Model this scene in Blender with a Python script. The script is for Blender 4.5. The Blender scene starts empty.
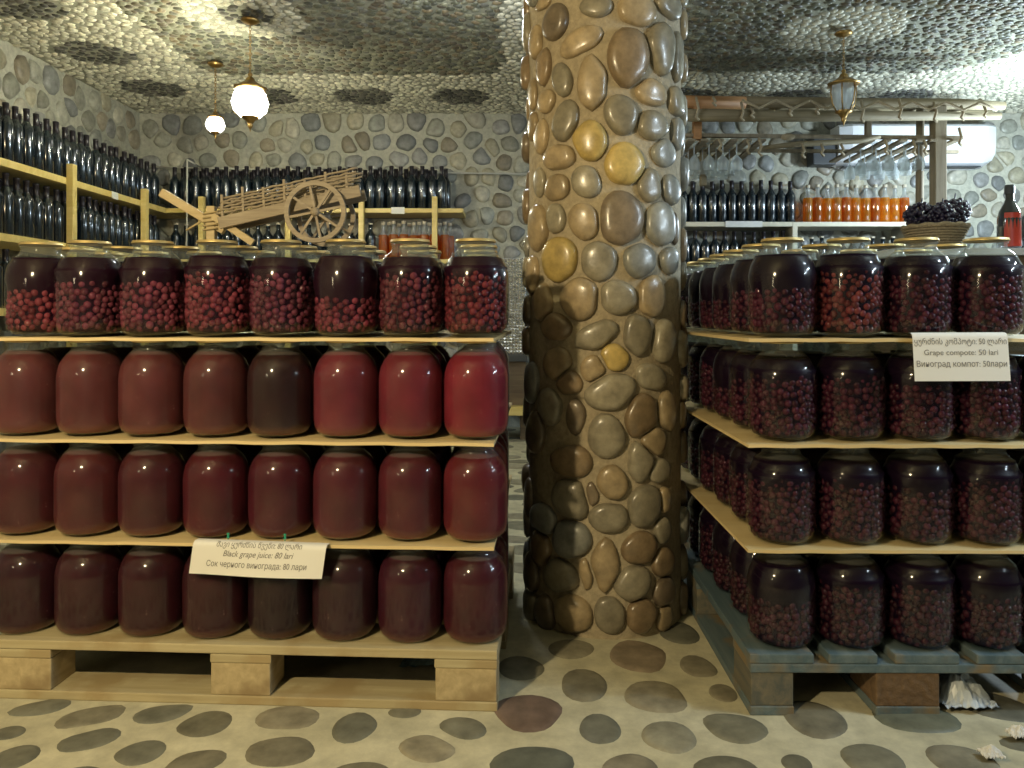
import bpy, bmesh, math, random
import numpy as np
from mathutils import Vector, Matrix
R = math.radians
PI = math.pi
rnd = random.Random(7)
C = bpy.context.scene.collection
S = bpy.context.scene

# ------------------------------------------------------------------ camera, world, lights, exposure
F = 769.0          # focal length in pixels of the 1024 px wide frame
EYE = 0.91         # camera height
HOR = 314.0        # row of the horizon
cd = bpy.data.cameras.new('camera'); cam = bpy.data.objects.new('camera', cd); C.objects.link(cam)
cd.sensor_fit = 'HORIZONTAL'; cd.sensor_width = 36.0; cd.lens = F / 1024 * 36
cd.shift_y = -(384 - HOR) / 1024; cd.clip_start = 0.02
cam.location = (0, 0, EYE); cam.rotation_euler = (R(90), 0, 0)
S.camera = cam
S.view_settings.view_transform = 'Standard'; S.view_settings.look = 'None'
S.view_settings.gamma = 1.0; S.view_settings.use_curve_mapping = False
S.view_settings.exposure = 0.0
S.cycles.transparent_max_bounces = 16
S.cycles.max_bounces = 8; S.cycles.diffuse_bounces = 1
S.cycles.sample_clamp_indirect = 6.0
w = bpy.data.worlds.new('world'); S.world = w; w.use_nodes = True
w.node_tree.nodes['Background'].inputs[0].default_value = (0.8, 0.9, 1.0, 1)
w.node_tree.nodes['Background'].inputs[1].default_value = 0.006

def point(name, loc, col, power, rad):
    l = bpy.data.lights.new(name, 'POINT'); l.color = col; l.energy = power; l.shadow_soft_size = rad
    o = bpy.data.objects.new(name, l); o.location = loc; C.objects.link(o); return o
def area(name, loc, target, col, power, sx, sy):
    l = bpy.data.lights.new(name, 'AREA'); l.shape = 'RECTANGLE'; l.size = sx; l.size_y = sy; l.color = col; l.energy = power
    o = bpy.data.objects.new(name, l); o.location = loc; C.objects.link(o)
    o.rotation_euler = (Vector(target) - Vector(loc)).to_track_quat('-Z', 'Z').to_euler(); return o
WARM = (1.0, 0.80, 0.46); COOL = (0.72, 0.88, 1.0); PALE = (1.0, 0.96, 0.70)
point('warm_lamp', (-1.05, 0.05, 1.60), WARM, 126, 0.04)              # lamp beside the viewer, left
point('left_fill_lamp', (-1.9, -0.4, 1.30), (1.0, 0.84, 0.56), 7, 0.12)                # unseen fill added far left to even out the jar fronts
point('cool_lamp', (2.16, 1.36, 1.95), COOL, 34, 0.03)               # lamp to the right of the right stack
area('cool_tube', (2.16, 1.36, 1.45), (0, 1.9, 1.0), COOL, 12, 0.06, 0.8)
point('rear_warm_lamp_light', (-1.45, 4.17, 2.02), PALE, 210, 0.08)
point('rear_small_lamp_light', (-1.89, 4.9, 2.1), PALE, 36, 0.05)
point('rear_cool_lamp_light', (3.5, 4.6, 1.75), COOL, 125, 0.10)
point('passage_lamp', (-0.2, 3.4, 2.2), (0.90, 0.96, 1.0), 20, 0.08)

# ------------------------------------------------------------------ materials
def mat(name):
    m = bpy.data.materials.new(name); m.use_nodes = True
    nt = m.node_tree; return m, nt, nt.nodes['Principled BSDF'], nt.nodes['Material Output']
def N(nt, t, **kw):
    n = nt.nodes.new(t)
    for k, v in kw.items():
        if k.startswith('i_'): n.inputs[k[2:].replace('_', ' ')].default_value = v
        else: setattr(n, k, v)
    return n
def L(nt, a, b): nt.links.new(a, b)
def ramp(nt, fac, stops):
    r = N(nt, 'ShaderNodeValToRGB'); e = r.color_ramp.elements
    while len(e) > len(stops): e.remove(e[-1])
    while len(e) < len(stops): e.new(0.5)
    for i, (p, c) in enumerate(stops): e[i].position = p; e[i].color = (*c, 1) if len(c) == 3 else c
    L(nt, fac, r.inputs[0]); return r.outputs[0]
def mixc(nt, a, b, fac, mode='MIX'):
    m = N(nt, 'ShaderNodeMix', data_type='RGBA', blend_type=mode)
    for s, v in ((m.inputs[0], fac), (m.inputs[6], a), (m.inputs[7], b)):
        if isinstance(v, (int, float)): s.default_value = v
        elif isinstance(v, tuple): s.default_value = (*v, 1)
        else: L(nt, v, s)
    return m.outputs[2]
def simple(name, col, rough=0.5, metal=0.0, coat=0.0, spec=0.5, noise=0.0, scale=20, bump=0.0):
    m, nt, b, o = mat(name)
    b.inputs['Roughness'].default_value = rough; b.inputs['Metallic'].default_value = metal
    b.inputs['Coat Weight'].default_value = coat; b.inputs['Coat Roughness'].default_value = 0.10
    b.inputs['Specular IOR Level'].default_value = spec
    if noise or bump:
        tc = N(nt, 'ShaderNodeTexCoord'); n = N(nt, 'ShaderNodeTexNoise', i_Scale=scale, i_Detail=5.0)
        L(nt, tc.outputs['Object'], n.inputs['Vector'])
        c = mixc(nt, tuple(x * (1 - noise) for x in col), tuple(min(1, x * (1 + noise)) for x in col), n.outputs[0])
        L(nt, c, b.inputs['Base Color'])
        if bump:
            bp = N(nt, 'ShaderNodeBump', i_Strength=bump, i_Distance=0.01); L(nt, n.outputs[0], bp.inputs['Height']); L(nt, bp.outputs[0], b.inputs['Normal'])
    else: b.inputs['Base Color'].default_value = (*col, 1)
    return m
def tinted_stone(name, rough=0.35, coat=0.0, bump=0.25, scale=35):
    m, nt, b, o = mat(name)
    a = N(nt, 'ShaderNodeAttribute', attribute_name='tint'); tc = N(nt, 'ShaderNodeTexCoord')
    n = N(nt, 'ShaderNodeTexNoise', i_Scale=scale, i_Detail=6.0, i_Roughness=0.6); L(nt, tc.outputs['Object'], n.inputs['Vector'])
    f = ramp(nt, n.outputs[0], [(0.25, (0.55,) * 3), (0.75, (1.3,) * 3)])
    L(nt, mixc(nt, a.outputs['Color'], f, 1.0, 'MULTIPLY'), b.inputs['Base Color'])
    b.inputs['Roughness'].default_value = rough; b.inputs['Coat Weight'].default_value = coat
    b.inputs['Coat Roughness'].default_value = 0.18
    bp = N(nt, 'ShaderNodeBump', i_Strength=bump, i_Distance=0.006); L(nt, n.outputs[0], bp.inputs['Height']); L(nt, bp.outputs[0], b.inputs['Normal'])
    return m
def mortar(name, c1, c2, scale=30, bump=0.5, rough=0.8):
    m, nt, b, o = mat(name)
    tc = N(nt, 'ShaderNodeTexCoord')
    n = N(nt, 'ShaderNodeTexNoise', i_Scale=scale, i_Detail=8.0, i_Roughness=0.65); L(nt, tc.outputs['Object'], n.inputs['Vector'])
    n2 = N(nt, 'ShaderNodeTexNoise', i_Scale=2.5, i_Detail=4.0); L(nt, tc.outputs['Object'], n2.inputs['Vector'])
    c = mixc(nt, c1, c2, ramp(nt, n2.outputs[0], [(0.35, (0, 0, 0)), (0.65, (1, 1, 1))]))
    c = mixc(nt, c, ramp(nt, n.outputs[0], [(0.3, (0.72,) * 3), (0.7, (1.15,) * 3)]), 1.0, 'MULTIPLY')
    L(nt, c, b.inputs['Base Color']); b.inputs['Roughness'].default_value = rough
    bp = N(nt, 'ShaderNodeBump', i_Strength=bump, i_Distance=0.008); L(nt, n.outputs[0], bp.inputs['Height']); L(nt, bp.outputs[0], b.inputs['Normal'])
    return m
def wood(name, c1, c2, axis=0, scale=9, rough=0.6, stain=None):
    m, nt, b, o = mat(name)
    tc = N(nt, 'ShaderNodeTexCoord'); mp = N(nt, 'ShaderNodeMapping')
    s = [scale * 4] * 3; s[axis] = scale * 0.25; mp.inputs['Scale'].default_value = s
    L(nt, tc.outputs['Object'], mp.inputs['Vector'])
    oi = N(nt, 'ShaderNodeObjectInfo'); va = N(nt, 'ShaderNodeVectorMath', operation='ADD'); L(nt, mp.outputs[0], va.inputs[0])
    sc = N(nt, 'ShaderNodeMath', operation='MULTIPLY'); sc.inputs[1].default_value = 37.0; L(nt, oi.outputs['Random'], sc.inputs[0]); L(nt, sc.outputs[0], va.inputs[1])
    n = N(nt, 'ShaderNodeTexNoise', i_Scale=1.0, i_Detail=6.0, i_Roughness=0.65, i_Distortion=0.4); L(nt, va.outputs[0], n.inputs['Vector'])
    c = mixc(nt, c1, c2, ramp(nt, n.outputs[0], [(0.35, (0, 0, 0)), (0.68, (1, 1, 1))]))
    if stain:
        n2 = N(nt, 'ShaderNodeTexNoise', i_Scale=7.0, i_Detail=5.0); L(nt, tc.outputs['Object'], n2.inputs['Vector'])
        c = mixc(nt, c, stain, ramp(nt, n2.outputs[0], [(0.5, (0, 0, 0)), (0.62, (1, 1, 1))]))
    L(nt, c, b.inputs['Base Color']); b.inputs['Roughness'].default_value = rough
    bp = N(nt, 'ShaderNodeBump', i_Strength=0.2, i_Distance=0.003); L(nt, n.outputs[0], bp.inputs['Height']); L(nt, bp.outputs[0], b.inputs['Normal'])
    return m
def thin_glass(name, tint=(1, 1, 1), rough=0.02, body=0.0, bodycol=(0.8, 0.8, 0.8), ior=1.5):
    m, nt, b, o = mat(name); nt.nodes.remove(b)
    t = N(nt, 'ShaderNodeBsdfTransparent'); t.inputs[0].default_value = (*tint, 1)
    g = N(nt, 'ShaderNodeBsdfGlossy'); g.inputs['Roughness'].default_value = rough
    fr = N(nt, 'ShaderNodeFresnel', i_IOR=ior); mx = N(nt, 'ShaderNodeMixShader')
    src = t.outputs[0]
    if body:
        d = N(nt, 'ShaderNodeBsdfDiffuse'); d.inputs[0].default_value = (*bodycol, 1)
        tl = N(nt, 'ShaderNodeBsdfTranslucent'); tl.inputs[0].default_value = (*bodycol, 1)
        m1 = N(nt, 'ShaderNodeMixShader'); m1.inputs[0].default_value = 0.5; L(nt, d.outputs[0], m1.inputs[1]); L(nt, tl.outputs[0], m1.inputs[2])
        m2 = N(nt, 'ShaderNodeMixShader'); m2.inputs[0].default_value = body; L(nt, t.outputs[0], m2.inputs[1]); L(nt, m1.outputs[0], m2.inputs[2]); src = m2.outputs[0]
    ge = N(nt, 'ShaderNodeNewGeometry')      # thin wall: no total reflection on the way out
    iv = N(nt, 'ShaderNodeMath', operation='MULTIPLY'); inv_ = N(nt, 'ShaderNodeMath', operation='SUBTRACT'); inv_.inputs[0].default_value = 1.0
    L(nt, ge.outputs['Backfacing'], inv_.inputs[1]); L(nt, fr.outputs[0], iv.inputs[0]); L(nt, inv_.outputs[0], iv.inputs[1])
    L(nt, iv.outputs[0], mx.inputs[0]); L(nt, src, mx.inputs[1]); L(nt, g.outputs[0], mx.inputs[2]); L(nt, mx.outputs[0], o.inputs[0])
    return m
def emit(name, col, s):
    m, nt, b, o = mat(name); nt.nodes.remove(b); e = N(nt, 'ShaderNodeEmission'); e.inputs[0].default_value = (*col, 1); e.inputs[1].default_value = s
    L(nt, e.outputs[0], o.inputs[0]); return m
def juice_mat():
    m, nt, b, o = mat('grape_juice')
    oi = N(nt, 'ShaderNodeObjectInfo'); tc = N(nt, 'ShaderNodeTexCoord'); sp = N(nt, 'ShaderNodeSeparateXYZ'); L(nt, tc.outputs['Object'], sp.inputs[0])
    n = N(nt, 'ShaderNodeTexNoise', i_Scale=14.0, i_Detail=4.0); L(nt, tc.outputs['Object'], n.inputs['Vector'])
    ad = N(nt, 'ShaderNodeMath', operation='MULTIPLY_ADD'); ad.inputs[1].default_value = 0.012; L(nt, n.outputs[0], ad.inputs[0]); L(nt, sp.outputs[2], ad.inputs[2])
    f = ramp(nt, ad.outputs[0], [(0.020, (1, 1, 1)), (0.034, (0, 0, 0))])
    c = mixc(nt, oi.outputs['Color'], ramp(nt, n.outputs[0], [(0.3, (0.8,) * 3), (0.7, (1.2,) * 3)]), 1.0, 'MULTIPLY')
    sed = mixc(nt, oi.outputs['Color'], (0.42, 0.20, 0.12), 0.22)
    c = mixc(nt, c, sed, f)
    v = N(nt, 'ShaderNodeTexVoronoi', i_Scale=110.0); L(nt, tc.outputs['Object'], v.inputs['Vector'])
    n3 = N(nt, 'ShaderNodeTexNoise', i_Scale=26.0); L(nt, tc.outputs['Object'], n3.inputs['Vector'])
    f2 = ramp(nt, v.outputs['Distance'], [(0.10, (1, 1, 1)), (0.16, (0, 0, 0))])
    f3 = ramp(nt, n3.outputs[0], [(0.60, (0, 0, 0)), (0.66, (0.6,) * 3)])
    c = mixc(nt, c, (0.5, 0.32, 0.28), mixc(nt, f2, f3, 1.0, 'MULTIPLY'))
    L(nt, c, b.inputs['Base Color']); b.inputs['Roughness'].default_value = 0.45
    b.inputs['Subsurface Weight'].default_value = 1.0; b.inputs['Subsurface Radius'].default_value = (1.0, 0.45, 0.4); b.inputs['Subsurface Scale'].default_value = 0.05; b.inputs['Specular IOR Level'].default_value = 0.12
    return m
def tintobj(name, rough, coat=0.0, var=0.3, sss=0.0):
    m, nt, b, o = mat(name)
    oi = N(nt, 'ShaderNodeObjectInfo'); g = N(nt, 'ShaderNodeNewGeometry')
    f = ramp(nt, g.outputs['Random Per Island'], [(0, (1 - var * 1.4,) * 3), (1, (1 + var,) * 3)])
    L(nt, mixc(nt, oi.outputs['Color'], f, 1.0, 'MULTIPLY'), b.inputs['Base Color'])
    b.inputs['Roughness'].default_value = rough; b.inputs['Coat Weight'].default_value = coat; b.inputs['Specular IOR Level'].default_value = 0.10
    return m
M = {}
M['stone_column'] = tinted_stone('polished_river_stone', 0.32, 0.35, 0.2, 28)
M['stone_wall'] = tinted_stone('wall_river_stone', 0.45, 0.1, 0.3, 22)
M['stone_ceiling'] = tinted_stone('ceiling_pebble', 0.42, 0.0, 0.2, 60)
M['stone_floor'] = tinted_stone('floor_stone', 0.5, 0.05, 0.35, 18)
M['mortar_col'] = mortar('column_mortar', (0.40, 0.33, 0.22), (0.52, 0.44, 0.30), 60, 0.6)
M['mortar_wall'] = mortar('wall_mortar', (0.47, 0.47, 0.38), (0.55, 0.54, 0.44), 30, 0.5)
M['mortar_ceiling'] = mortar('ceiling_mortar', (0.34, 0.34, 0.26), (0.42, 0.42, 0.32), 30, 0.5)
M['mortar_floor'] = mortar('floor_mortar', (0.58, 0.54, 0.37), (0.70, 0.66, 0.48), 14, 0.25, 0.6)
M['glass'] = thin_glass('clear_jar_glass', (0.95, 0.97, 0.96), 0.10)
M['glass_neck'] = thin_glass('neck_glass_sheen', (0.92, 0.96, 0.94), 0.10, 0.14, (0.80, 0.84, 0.80))  # pale body colour stands in for bright reflections on the neck
M['glass_clear'] = thin_glass('clear_glass', (0.88, 0.92, 0.92), 0.08, 0.35, (0.85, 0.9, 0.92), 2.4)
M['juice'] = juice_mat()
M['must'] = tintobj('compote_liquid', 0.4, 0.0, 0.0)
M['grape'] = tintobj('pickled_grape', 0.35, 0.2, 0.35)
M['gold'] = simple('gold_lid_metal', (0.88, 0.68, 0.32), 0.42, 0.85)
M['birch'] = wood('birch_board', (0.74, 0.57, 0.28), (0.84, 0.68, 0.38), 0, 5, 0.5)
M['pallet'] = wood('pallet_pine', (0.44, 0.36, 0.20), (0.62, 0.54, 0.33), 0, 7, 0.65, (0.44, 0.34, 0.18))
M['pallet_block'] = wood('pallet_block_pine', (0.46, 0.36, 0.20), (0.64, 0.52, 0.30), 1, 9, 0.7, (0.34, 0.25, 0.13))
M['pallet_blue'] = wood('weathered_blue_pallet', (0.08, 0.13, 0.16), (0.18, 0.23, 0.24), 1, 7, 0.5, (0.24, 0.18, 0.10))
M['pallet_dark'] = wood('weathered_pallet_block', (0.10, 0.11, 0.10), (0.22, 0.19, 0.13), 1, 9, 0.7)
M['rust_block'] = simple('chipboard_block', (0.17, 0.105, 0.055), 0.8, noise=0.5, scale=60, bump=0.5)
M['yellow'] = wood('yellow_varnished_pine', (0.72, 0.54, 0.16), (0.85, 0.68, 0.27), 0, 5, 0.45)
M['shelf_white'] = simple('cream_shelf_paint', (0.75, 0.70, 0.54), 0.5, noise=0.06, scale=8)
M['bottle'] = simple('dark_bottle_glass', (0.006, 0.014, 0.022), 0.16, coat=1.0, spec=0.6)
M['capsule'] = simple('black_capsule', (0.015, 0.012, 0.018), 0.28)
M['pale_cap'] = simple('pale_cap', (0.62, 0.55, 0.42), 0.4)
M['amber'] = thin_glass('amber_spirit', (1.0, 0.50, 0.07), 0.10, 0.35, (1.0, 0.46, 0.03), 2.0)
M['dark_amber'] = thin_glass('dark_amber_spirit', (0.75, 0.20, 0.03), 0.04, 0.5, (0.80, 0.25, 0.02), 2.0)
M['paper'] = simple('paper', (0.86, 0.85, 0.80), 0.7)
M['ink'] = simple('ink', (0.22, 0.21, 0.20), 0.7)
M['pin'] = simple('green_plastic', (0.03, 0.35, 0.20), 0.35)
M['brass'] = simple('aged_brass', (0.42, 0.27, 0.10), 0.35, 1.0, noise=0.3, scale=40)
M['lit_glass'] = emit('lit_lamp_glass', (1.0, 0.98, 0.90), 14.0)
M['cartwood'] = wood('carved_cart_wood', (0.23, 0.185, 0.13), (0.37, 0.31, 0.22), 0, 30, 0.6)
M['cartlight'] = wood('pale_cart_wood', (0.46, 0.36, 0.19), (0.58, 0.47, 0.27), 0, 30, 0.6)
M['log'] = wood('pergola_log', (0.20, 0.16, 0.09), (0.34, 0.29, 0.18), 0, 6, 0.7)
M['log_orange'] = wood('orange_pergola_wood', (0.40, 0.19, 0.07), (0.56, 0.30, 0.12), 0, 6, 0.6)
M['post'] = wood('grey_post_wood', (0.20, 0.16, 0.10), (0.34, 0.29, 0.20), 2, 6, 0.7)
M['rope'] = simple('jute_rope', (0.46, 0.38, 0.25), 0.9, noise=0.3, scale=150, bump=0.6)
M['white_plastic'] = simple('white_plastic', (0.86, 0.88, 0.90), 0.35)
M['dark_plastic'] = simple('dark_plastic', (0.05, 0.055, 0.06), 0.5)
M['blackgrape'] = simple('black_grape_skin', (0.022, 0.014, 0.04), 0.3, coat=0.3, noise=0.5, scale=30)
M['wicker'] = simple('wicker', (0.42, 0.32, 0.18), 0.8, noise=0.4, scale=90, bump=0.8)
M['red_label'] = simple('red_bottle_band', (0.62, 0.06, 0.03), 0.4)
M['grey_glass'] = simple('smoky_bottle_glass', (0.05, 0.055, 0.05), 0.12, coat=0.6)
M['plastic_bag'] = simple('crumpled_plastic', (0.66, 0.74, 0.82), 0.35, coat=0.3)
M['blue_cloth'] = simple('blue_grey_sheet', (0.16, 0.24, 0.28), 0.5)
M['cable'] = simple('white_cable', (0.70, 0.68, 0.60), 0.5)
M['dark_wood'] = wood('dark_plinth_wood', (0.12, 0.08, 0.05), (0.22, 0.16, 0.09), 0, 8, 0.6)
def steel():
    m, nt, b, o = mat('embossed_steel'); b.inputs['Metallic'].default_value = 1; b.inputs['Roughness'].default_value = 0.22
    b.inputs['Base Color'].default_value = (0.75, 0.76, 0.78, 1)
    return m
M['steel'] = steel()

# ------------------------------------------------------------------ mesh helpers
class MB:
    def __init__(s): s.v = []; s.f = []; s.m = []; s.sm = []
    def add(s, vs, fs, mi=0, smooth=False, M4=None):
        b = len(s.v)
        s.v += [tuple(M4 @ Vector(p)) for p in vs] if M4 is not None else [tuple(p) for p in vs]
        s.f += [tuple(b + i for i in f) for f in fs]; s.m += [mi] * len(fs); s.sm += [smooth] * len(fs)
    def box(s, x0, x1, y0, y1, z0, z1, mi=0, M4=None, bev=0.0):
        if bev > 0:
            bm = bmesh.new(); bmesh.ops.create_cube(bm, size=1)
            for v in bm.verts: v.co = Vector(((x0 + x1) / 2 + v.co.x * (x1 - x0), (y0 + y1) / 2 + v.co.y * (y1 - y0), (z0 + z1) / 2 + v.co.z * (z1 - z0)))
            bmesh.ops.bevel(bm, geom=list(bm.edges), offset=bev, segments=2, affect='EDGES', profile=0.6)
            bm.verts.index_update(); s.add([v.co.copy() for v in bm.verts], [[v.index for v in f.verts] for f in bm.faces], mi, False, M4); bm.free(); return
        s.add([(x0, y0, z0), (x1, y0, z0), (x1, y1, z0), (x0, y1, z0), (x0, y0, z1), (x1, y0, z1), (x1, y1, z1), (x0, y1, z1)],
              [(0, 3, 2, 1), (4, 5, 6, 7), (0, 1, 5, 4), (1, 2, 6, 5), (2, 3, 7, 6), (3, 0, 4, 7)], mi, False, M4)
    def lathe(s, prof, n=24, mi=0, M4=None, mis=None, cap=False):
        vs = []; fs = []; ms = []
        for r, z in prof:
            for k in range(n):
                a = 2 * PI * k / n; vs.append((r * math.cos(a), r * math.sin(a), z))
        for i in range(len(prof) - 1):
            for k in range(n):
                k2 = (k + 1) % n; fs.append((i * n + k, i * n + k2, (i + 1) * n + k2, (i + 1) * n + k)); ms.append(mis[i] if mis else mi)
        if cap:
            fs.append(tuple(range(n))[::-1]); ms.append(ms[0]); fs.append(tuple((len(prof) - 1) * n + k for k in range(n))); ms.append(ms[-1])
        b = len(s.f); s.add(vs, fs, mi, True, M4)
        for i, q in enumerate(ms): s.m[b + i] = q
    def tube(s, pts, r, n=8, mi=0, M4=None, caps=True):
        pts = [Vector(p) for p in pts]; rr = r if isinstance(r, (list, tuple)) else [r] * len(pts); vs = []; fs = []
        up = Vector((0, 0, 1))
        t0 = (pts[1] - pts[0]).normalized()
        nrm = t0.cross(up) if abs(t0.dot(up)) < 0.95 else t0.cross(Vector((1, 0, 0))); nrm.normalize()
        for i, p in enumerate(pts):
            t = (pts[min(i + 1, len(pts) - 1)] - pts[max(i - 1, 0)]).normalized()
            nrm = (nrm - t * nrm.dot(t)).normalized(); bn = t.cross(nrm)
            for k in range(n):
                a = 2 * PI * k / n; vs.append(p + (nrm * math.cos(a) + bn * math.sin(a)) * rr[i])
        for i in range(len(pts) - 1):
            for k in range(n): k2 = (k + 1) % n; fs.append((i * n + k, i * n + k2, (i + 1) * n + k2, (i + 1) * n + k))
        if caps: fs.append(tuple(range(n))[::-1]); fs.append(tuple((len(pts) - 1) * n + k for k in range(n)))
        s.add(vs, fs, mi, True, M4)
    def ball(s, c, r, mi=0, sub=2, sc=(1, 1, 1)):
        bm = bmesh.new(); bmesh.ops.create_icosphere(bm, subdivisions=sub, radius=r)
        s.add([(c[0] + v.co.x * sc[0], c[1] + v.co.y * sc[1], c[2] + v.co.z * sc[2]) for v in bm.verts], [[v.index for v in f.verts] for f in bm.faces], mi, True); bm.free()
    def bar(s, a, b, wx, wz, mi=0, bev=0.0):
        a = Vector(a); b = Vector(b); d = b - a; l = d.length; x = d.normalized(); up = Vector((0, 0, 1))
        if abs(x.dot(up)) > 0.98: up = Vector((0, 1, 0))
        y = up.cross(x).normalized(); z = x.cross(y)
        m4 = Matrix(((x.x, y.x, z.x, a.x), (x.y, y.y, z.y, a.y), (x.z, y.z, z.z, a.z), (0, 0, 0, 1)))
        s.box(0, l, -wx / 2, wx / 2, -wz / 2, wz / 2, mi, m4, bev)
    def mesh(s, name, mats):
        me = bpy.data.meshes.new(name); me.from_pydata(s.v, [], s.f); me.polygons.foreach_set('material_index', s.m)
        me.polygons.foreach_set('use_smooth', s.sm)
        for q in mats: me.materials.append(q)
        me.update(); return me
    def build(s, name, mats, parent=None, loc=(0, 0, 0), rz=0.0):
        if not isinstance(mats, (list, tuple)): mats = [mats]
        return link(name, s.mesh(name, mats), parent, loc, rz)
def link(name, me, parent=None, loc=(0, 0, 0), rz=0.0):
    o = bpy.data.objects.new(name, me); C.objects.link(o); o.parent = parent; o.location = loc; o.rotation_euler = (0, 0, rz); return o
def empty(name, loc=(0, 0, 0), rz=0.0): return link(name, None, None, loc, rz)
def tag(o, label, cat, group=None, kind=None):
    o['label'] = label; o['category'] = cat
    if group: o['group'] = group
    if kind: o['kind'] = kind
    return o
def struct(o): o['kind'] = 'structure'; return o
def copy_tree(o, parent=None):
    c = o.copy(); C.objects.link(c); c.parent = parent
    for ch in o.children: copy_tree(ch, c)
    return c

# ------------------------------------------------------------------ cobbles: rounded stones set in mortar
def seeds_grid(u0, u1, v0, v1, sp, jit=0.32, rs=None, asp=1.0):
    rs = rs or np.random.RandomState(1); out = []; j = 0; v = v0 + sp / asp / 2
    while v < v1:
        u = u0 + (sp * 0.5 if j % 2 else 0) + sp * 0.25
        while u < u1: out.append((u + rs.uniform(-jit, jit) * sp, v + rs.uniform(-jit, jit) * sp / asp)); u += sp
        v += sp * 0.87 / asp; j += 1
    return np.array(out)
HUE_WALL = [(0.30, 0.31, 0.27), (0.38, 0.38, 0.31), (0.25, 0.26, 0.25), (0.42, 0.39, 0.28), (0.34, 0.30, 0.22), (0.46, 0.44, 0.35), (0.31, 0.31, 0.29)]
def cobbles(seeds, gap, hfac, mapf, tints, seg=14, ell=None, sp=0.17, rs=None, rings=((1.0, -0.02), (0.97, 0.34), (0.88, 0.66), (0.68, 0.90), (0.36, 1.0)), pw=7, wt=False):
    """seeds (n,2) in surface coordinates; ell gives per-seed (a, b, rot) or None; returns arrays verts, quads/tris, tints"""
    rs = rs or np.random.RandomState(3); n = len(seeds)
    cell = {}
    for i, (u, v) in enumerate(seeds): cell.setdefault((int(u // sp), int(v // sp)), []).append(i)
    th = np.linspace(0, 2 * PI, seg, endpoint=False); ct, st = np.cos(th), np.sin(th)
    V = []; Fc = []; T = []; base = 0
    for i, (u, v) in enumerate(seeds):
        cu, cv = int(u // sp), int(v // sp)
        nb = [j for a in (-2, -1, 0, 1, 2) for b in (-2, -1, 0, 1, 2) for j in cell.get((cu + a, cv + b), ()) if j != i]
        if ell is not None and ell[i] is not None: a, b, rot = ell[i]
        else:
            a = sp * rs.uniform(0.50, 0.72); b = a * rs.uniform(0.68, 0.98); rot = rs.uniform(0, PI)
        re = a * b / np.sqrt((b * np.cos(th - rot)) ** 2 + (a * np.sin(th - rot)) ** 2)
        inv = (1 / re) ** pw
        if nb and wt:
            d = seeds[nb] - seeds[i]; dist = np.hypot(d[:, 0], d[:, 1]); ph = np.arctan2(d[:, 1], d[:, 0])
            wi = a * b / np.sqrt((b * np.cos(ph - rot)) ** 2 + (a * np.sin(ph - rot)) ** 2)
            wj = np.array([ell[j][0] * ell[j][1] / math.sqrt((ell[j][1] * math.cos(q - ell[j][2])) ** 2 + (ell[j][0] * math.sin(q - ell[j][2])) ** 2) for j, q in zip(nb, ph)])
            cs = np.cos(th[None, :] - ph[:, None]); bd = np.maximum(dist * wi / (wi + wj) - gap / 2, 0.12 * sp)[:, None] / np.maximum(cs, 0.05)
            inv = inv + (1 / bd ** pw).sum(0)
        elif nb:
            d = seeds[nb] - seeds[i]; dist = np.hypot(d[:, 0], d[:, 1]); ph = np.arctan2(d[:, 1], d[:, 0])
            cs = np.cos(th[None, :] - ph[:, None]); bd = np.maximum(dist / 2 - gap / 2, 0.12 * sp)[:, None] / np.maximum(cs, 0.05)
            inv = inv + (1 / bd ** pw).sum(0)
        r = inv ** (-1 / pw)
        r *= 1 + 0.04 * np.sin(2 * th + rs.uniform(0, 6)) + 0.025 * np.sin(3 * th + rs.uniform(0, 6))
        hh = r.mean() * hfac * rs.uniform(0.8, 1.2)
        tl = rs.uniform(-0.15, 0.15, 2)
        for rho, z in rings:
            for k in range(seg):
                V.append(mapf(u + r[k] * rho * ct[k], v + r[k] * rho * st[k], hh * z * (1 + (tl[0] * ct[k] + tl[1] * st[k]) * rho)))
        V.append(mapf(u, v, hh * 1.03)); nr = len(rings)
        for q in range(nr - 1):
            for k in range(seg): k2 = (k + 1) % seg; Fc.append((base + q * seg + k, base + q * seg + k2, base + (q + 1) * seg + k2, base + (q + 1) * seg + k))
        for k in range(seg): Fc.append((base + (nr - 1) * seg + k, base + (nr - 1) * seg + (k + 1) % seg, base + nr * seg))
        t = tints(i, u, v, rs); T += [t] * (nr * seg + 1); base += nr * seg + 1
    return V, Fc, T
def cobble_object(name, stones, extra_v, extra_f, m_stone, m_mortar, parent=None, smooth_extra=False):
    V, Fc, T = stones; b = len(V)
    me = bpy.data.meshes.new(name); me.from_pydata(list(V) + list(extra_v), [], list(Fc) + [tuple(b + i for i in f) for f in extra_f])
    me.polygons.foreach_set('material_index', [0] * len(Fc) + [1] * len(extra_f))
    me.polygons.foreach_set('use_smooth', [True] * len(Fc) + [smooth_extra] * len(extra_f))
    at = me.color_attributes.new('tint', 'FLOAT_COLOR', 'POINT')
    col = np.ones((len(V) + len(extra_v), 4), dtype=np.float32); col[:len(V), :3] = np.array(T); at.data.foreach_set('color', col.ravel())
    me.materials.append(m_stone); me.materials.append(m_mortar); me.update()
    return link(name, me, parent)
def hue(pal, lo=0.75, hi=1.25):
    def f(i, u, v, rs):
        c = pal[rs.randint(len(pal))]; k = rs.uniform(lo, hi); return (c[0] * k, c[1] * k, c[2] * k)
    return f
X0, X1, Y0, Y1, H = -3.0, 5.2, -4.6, 6.2, 2.53

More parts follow.
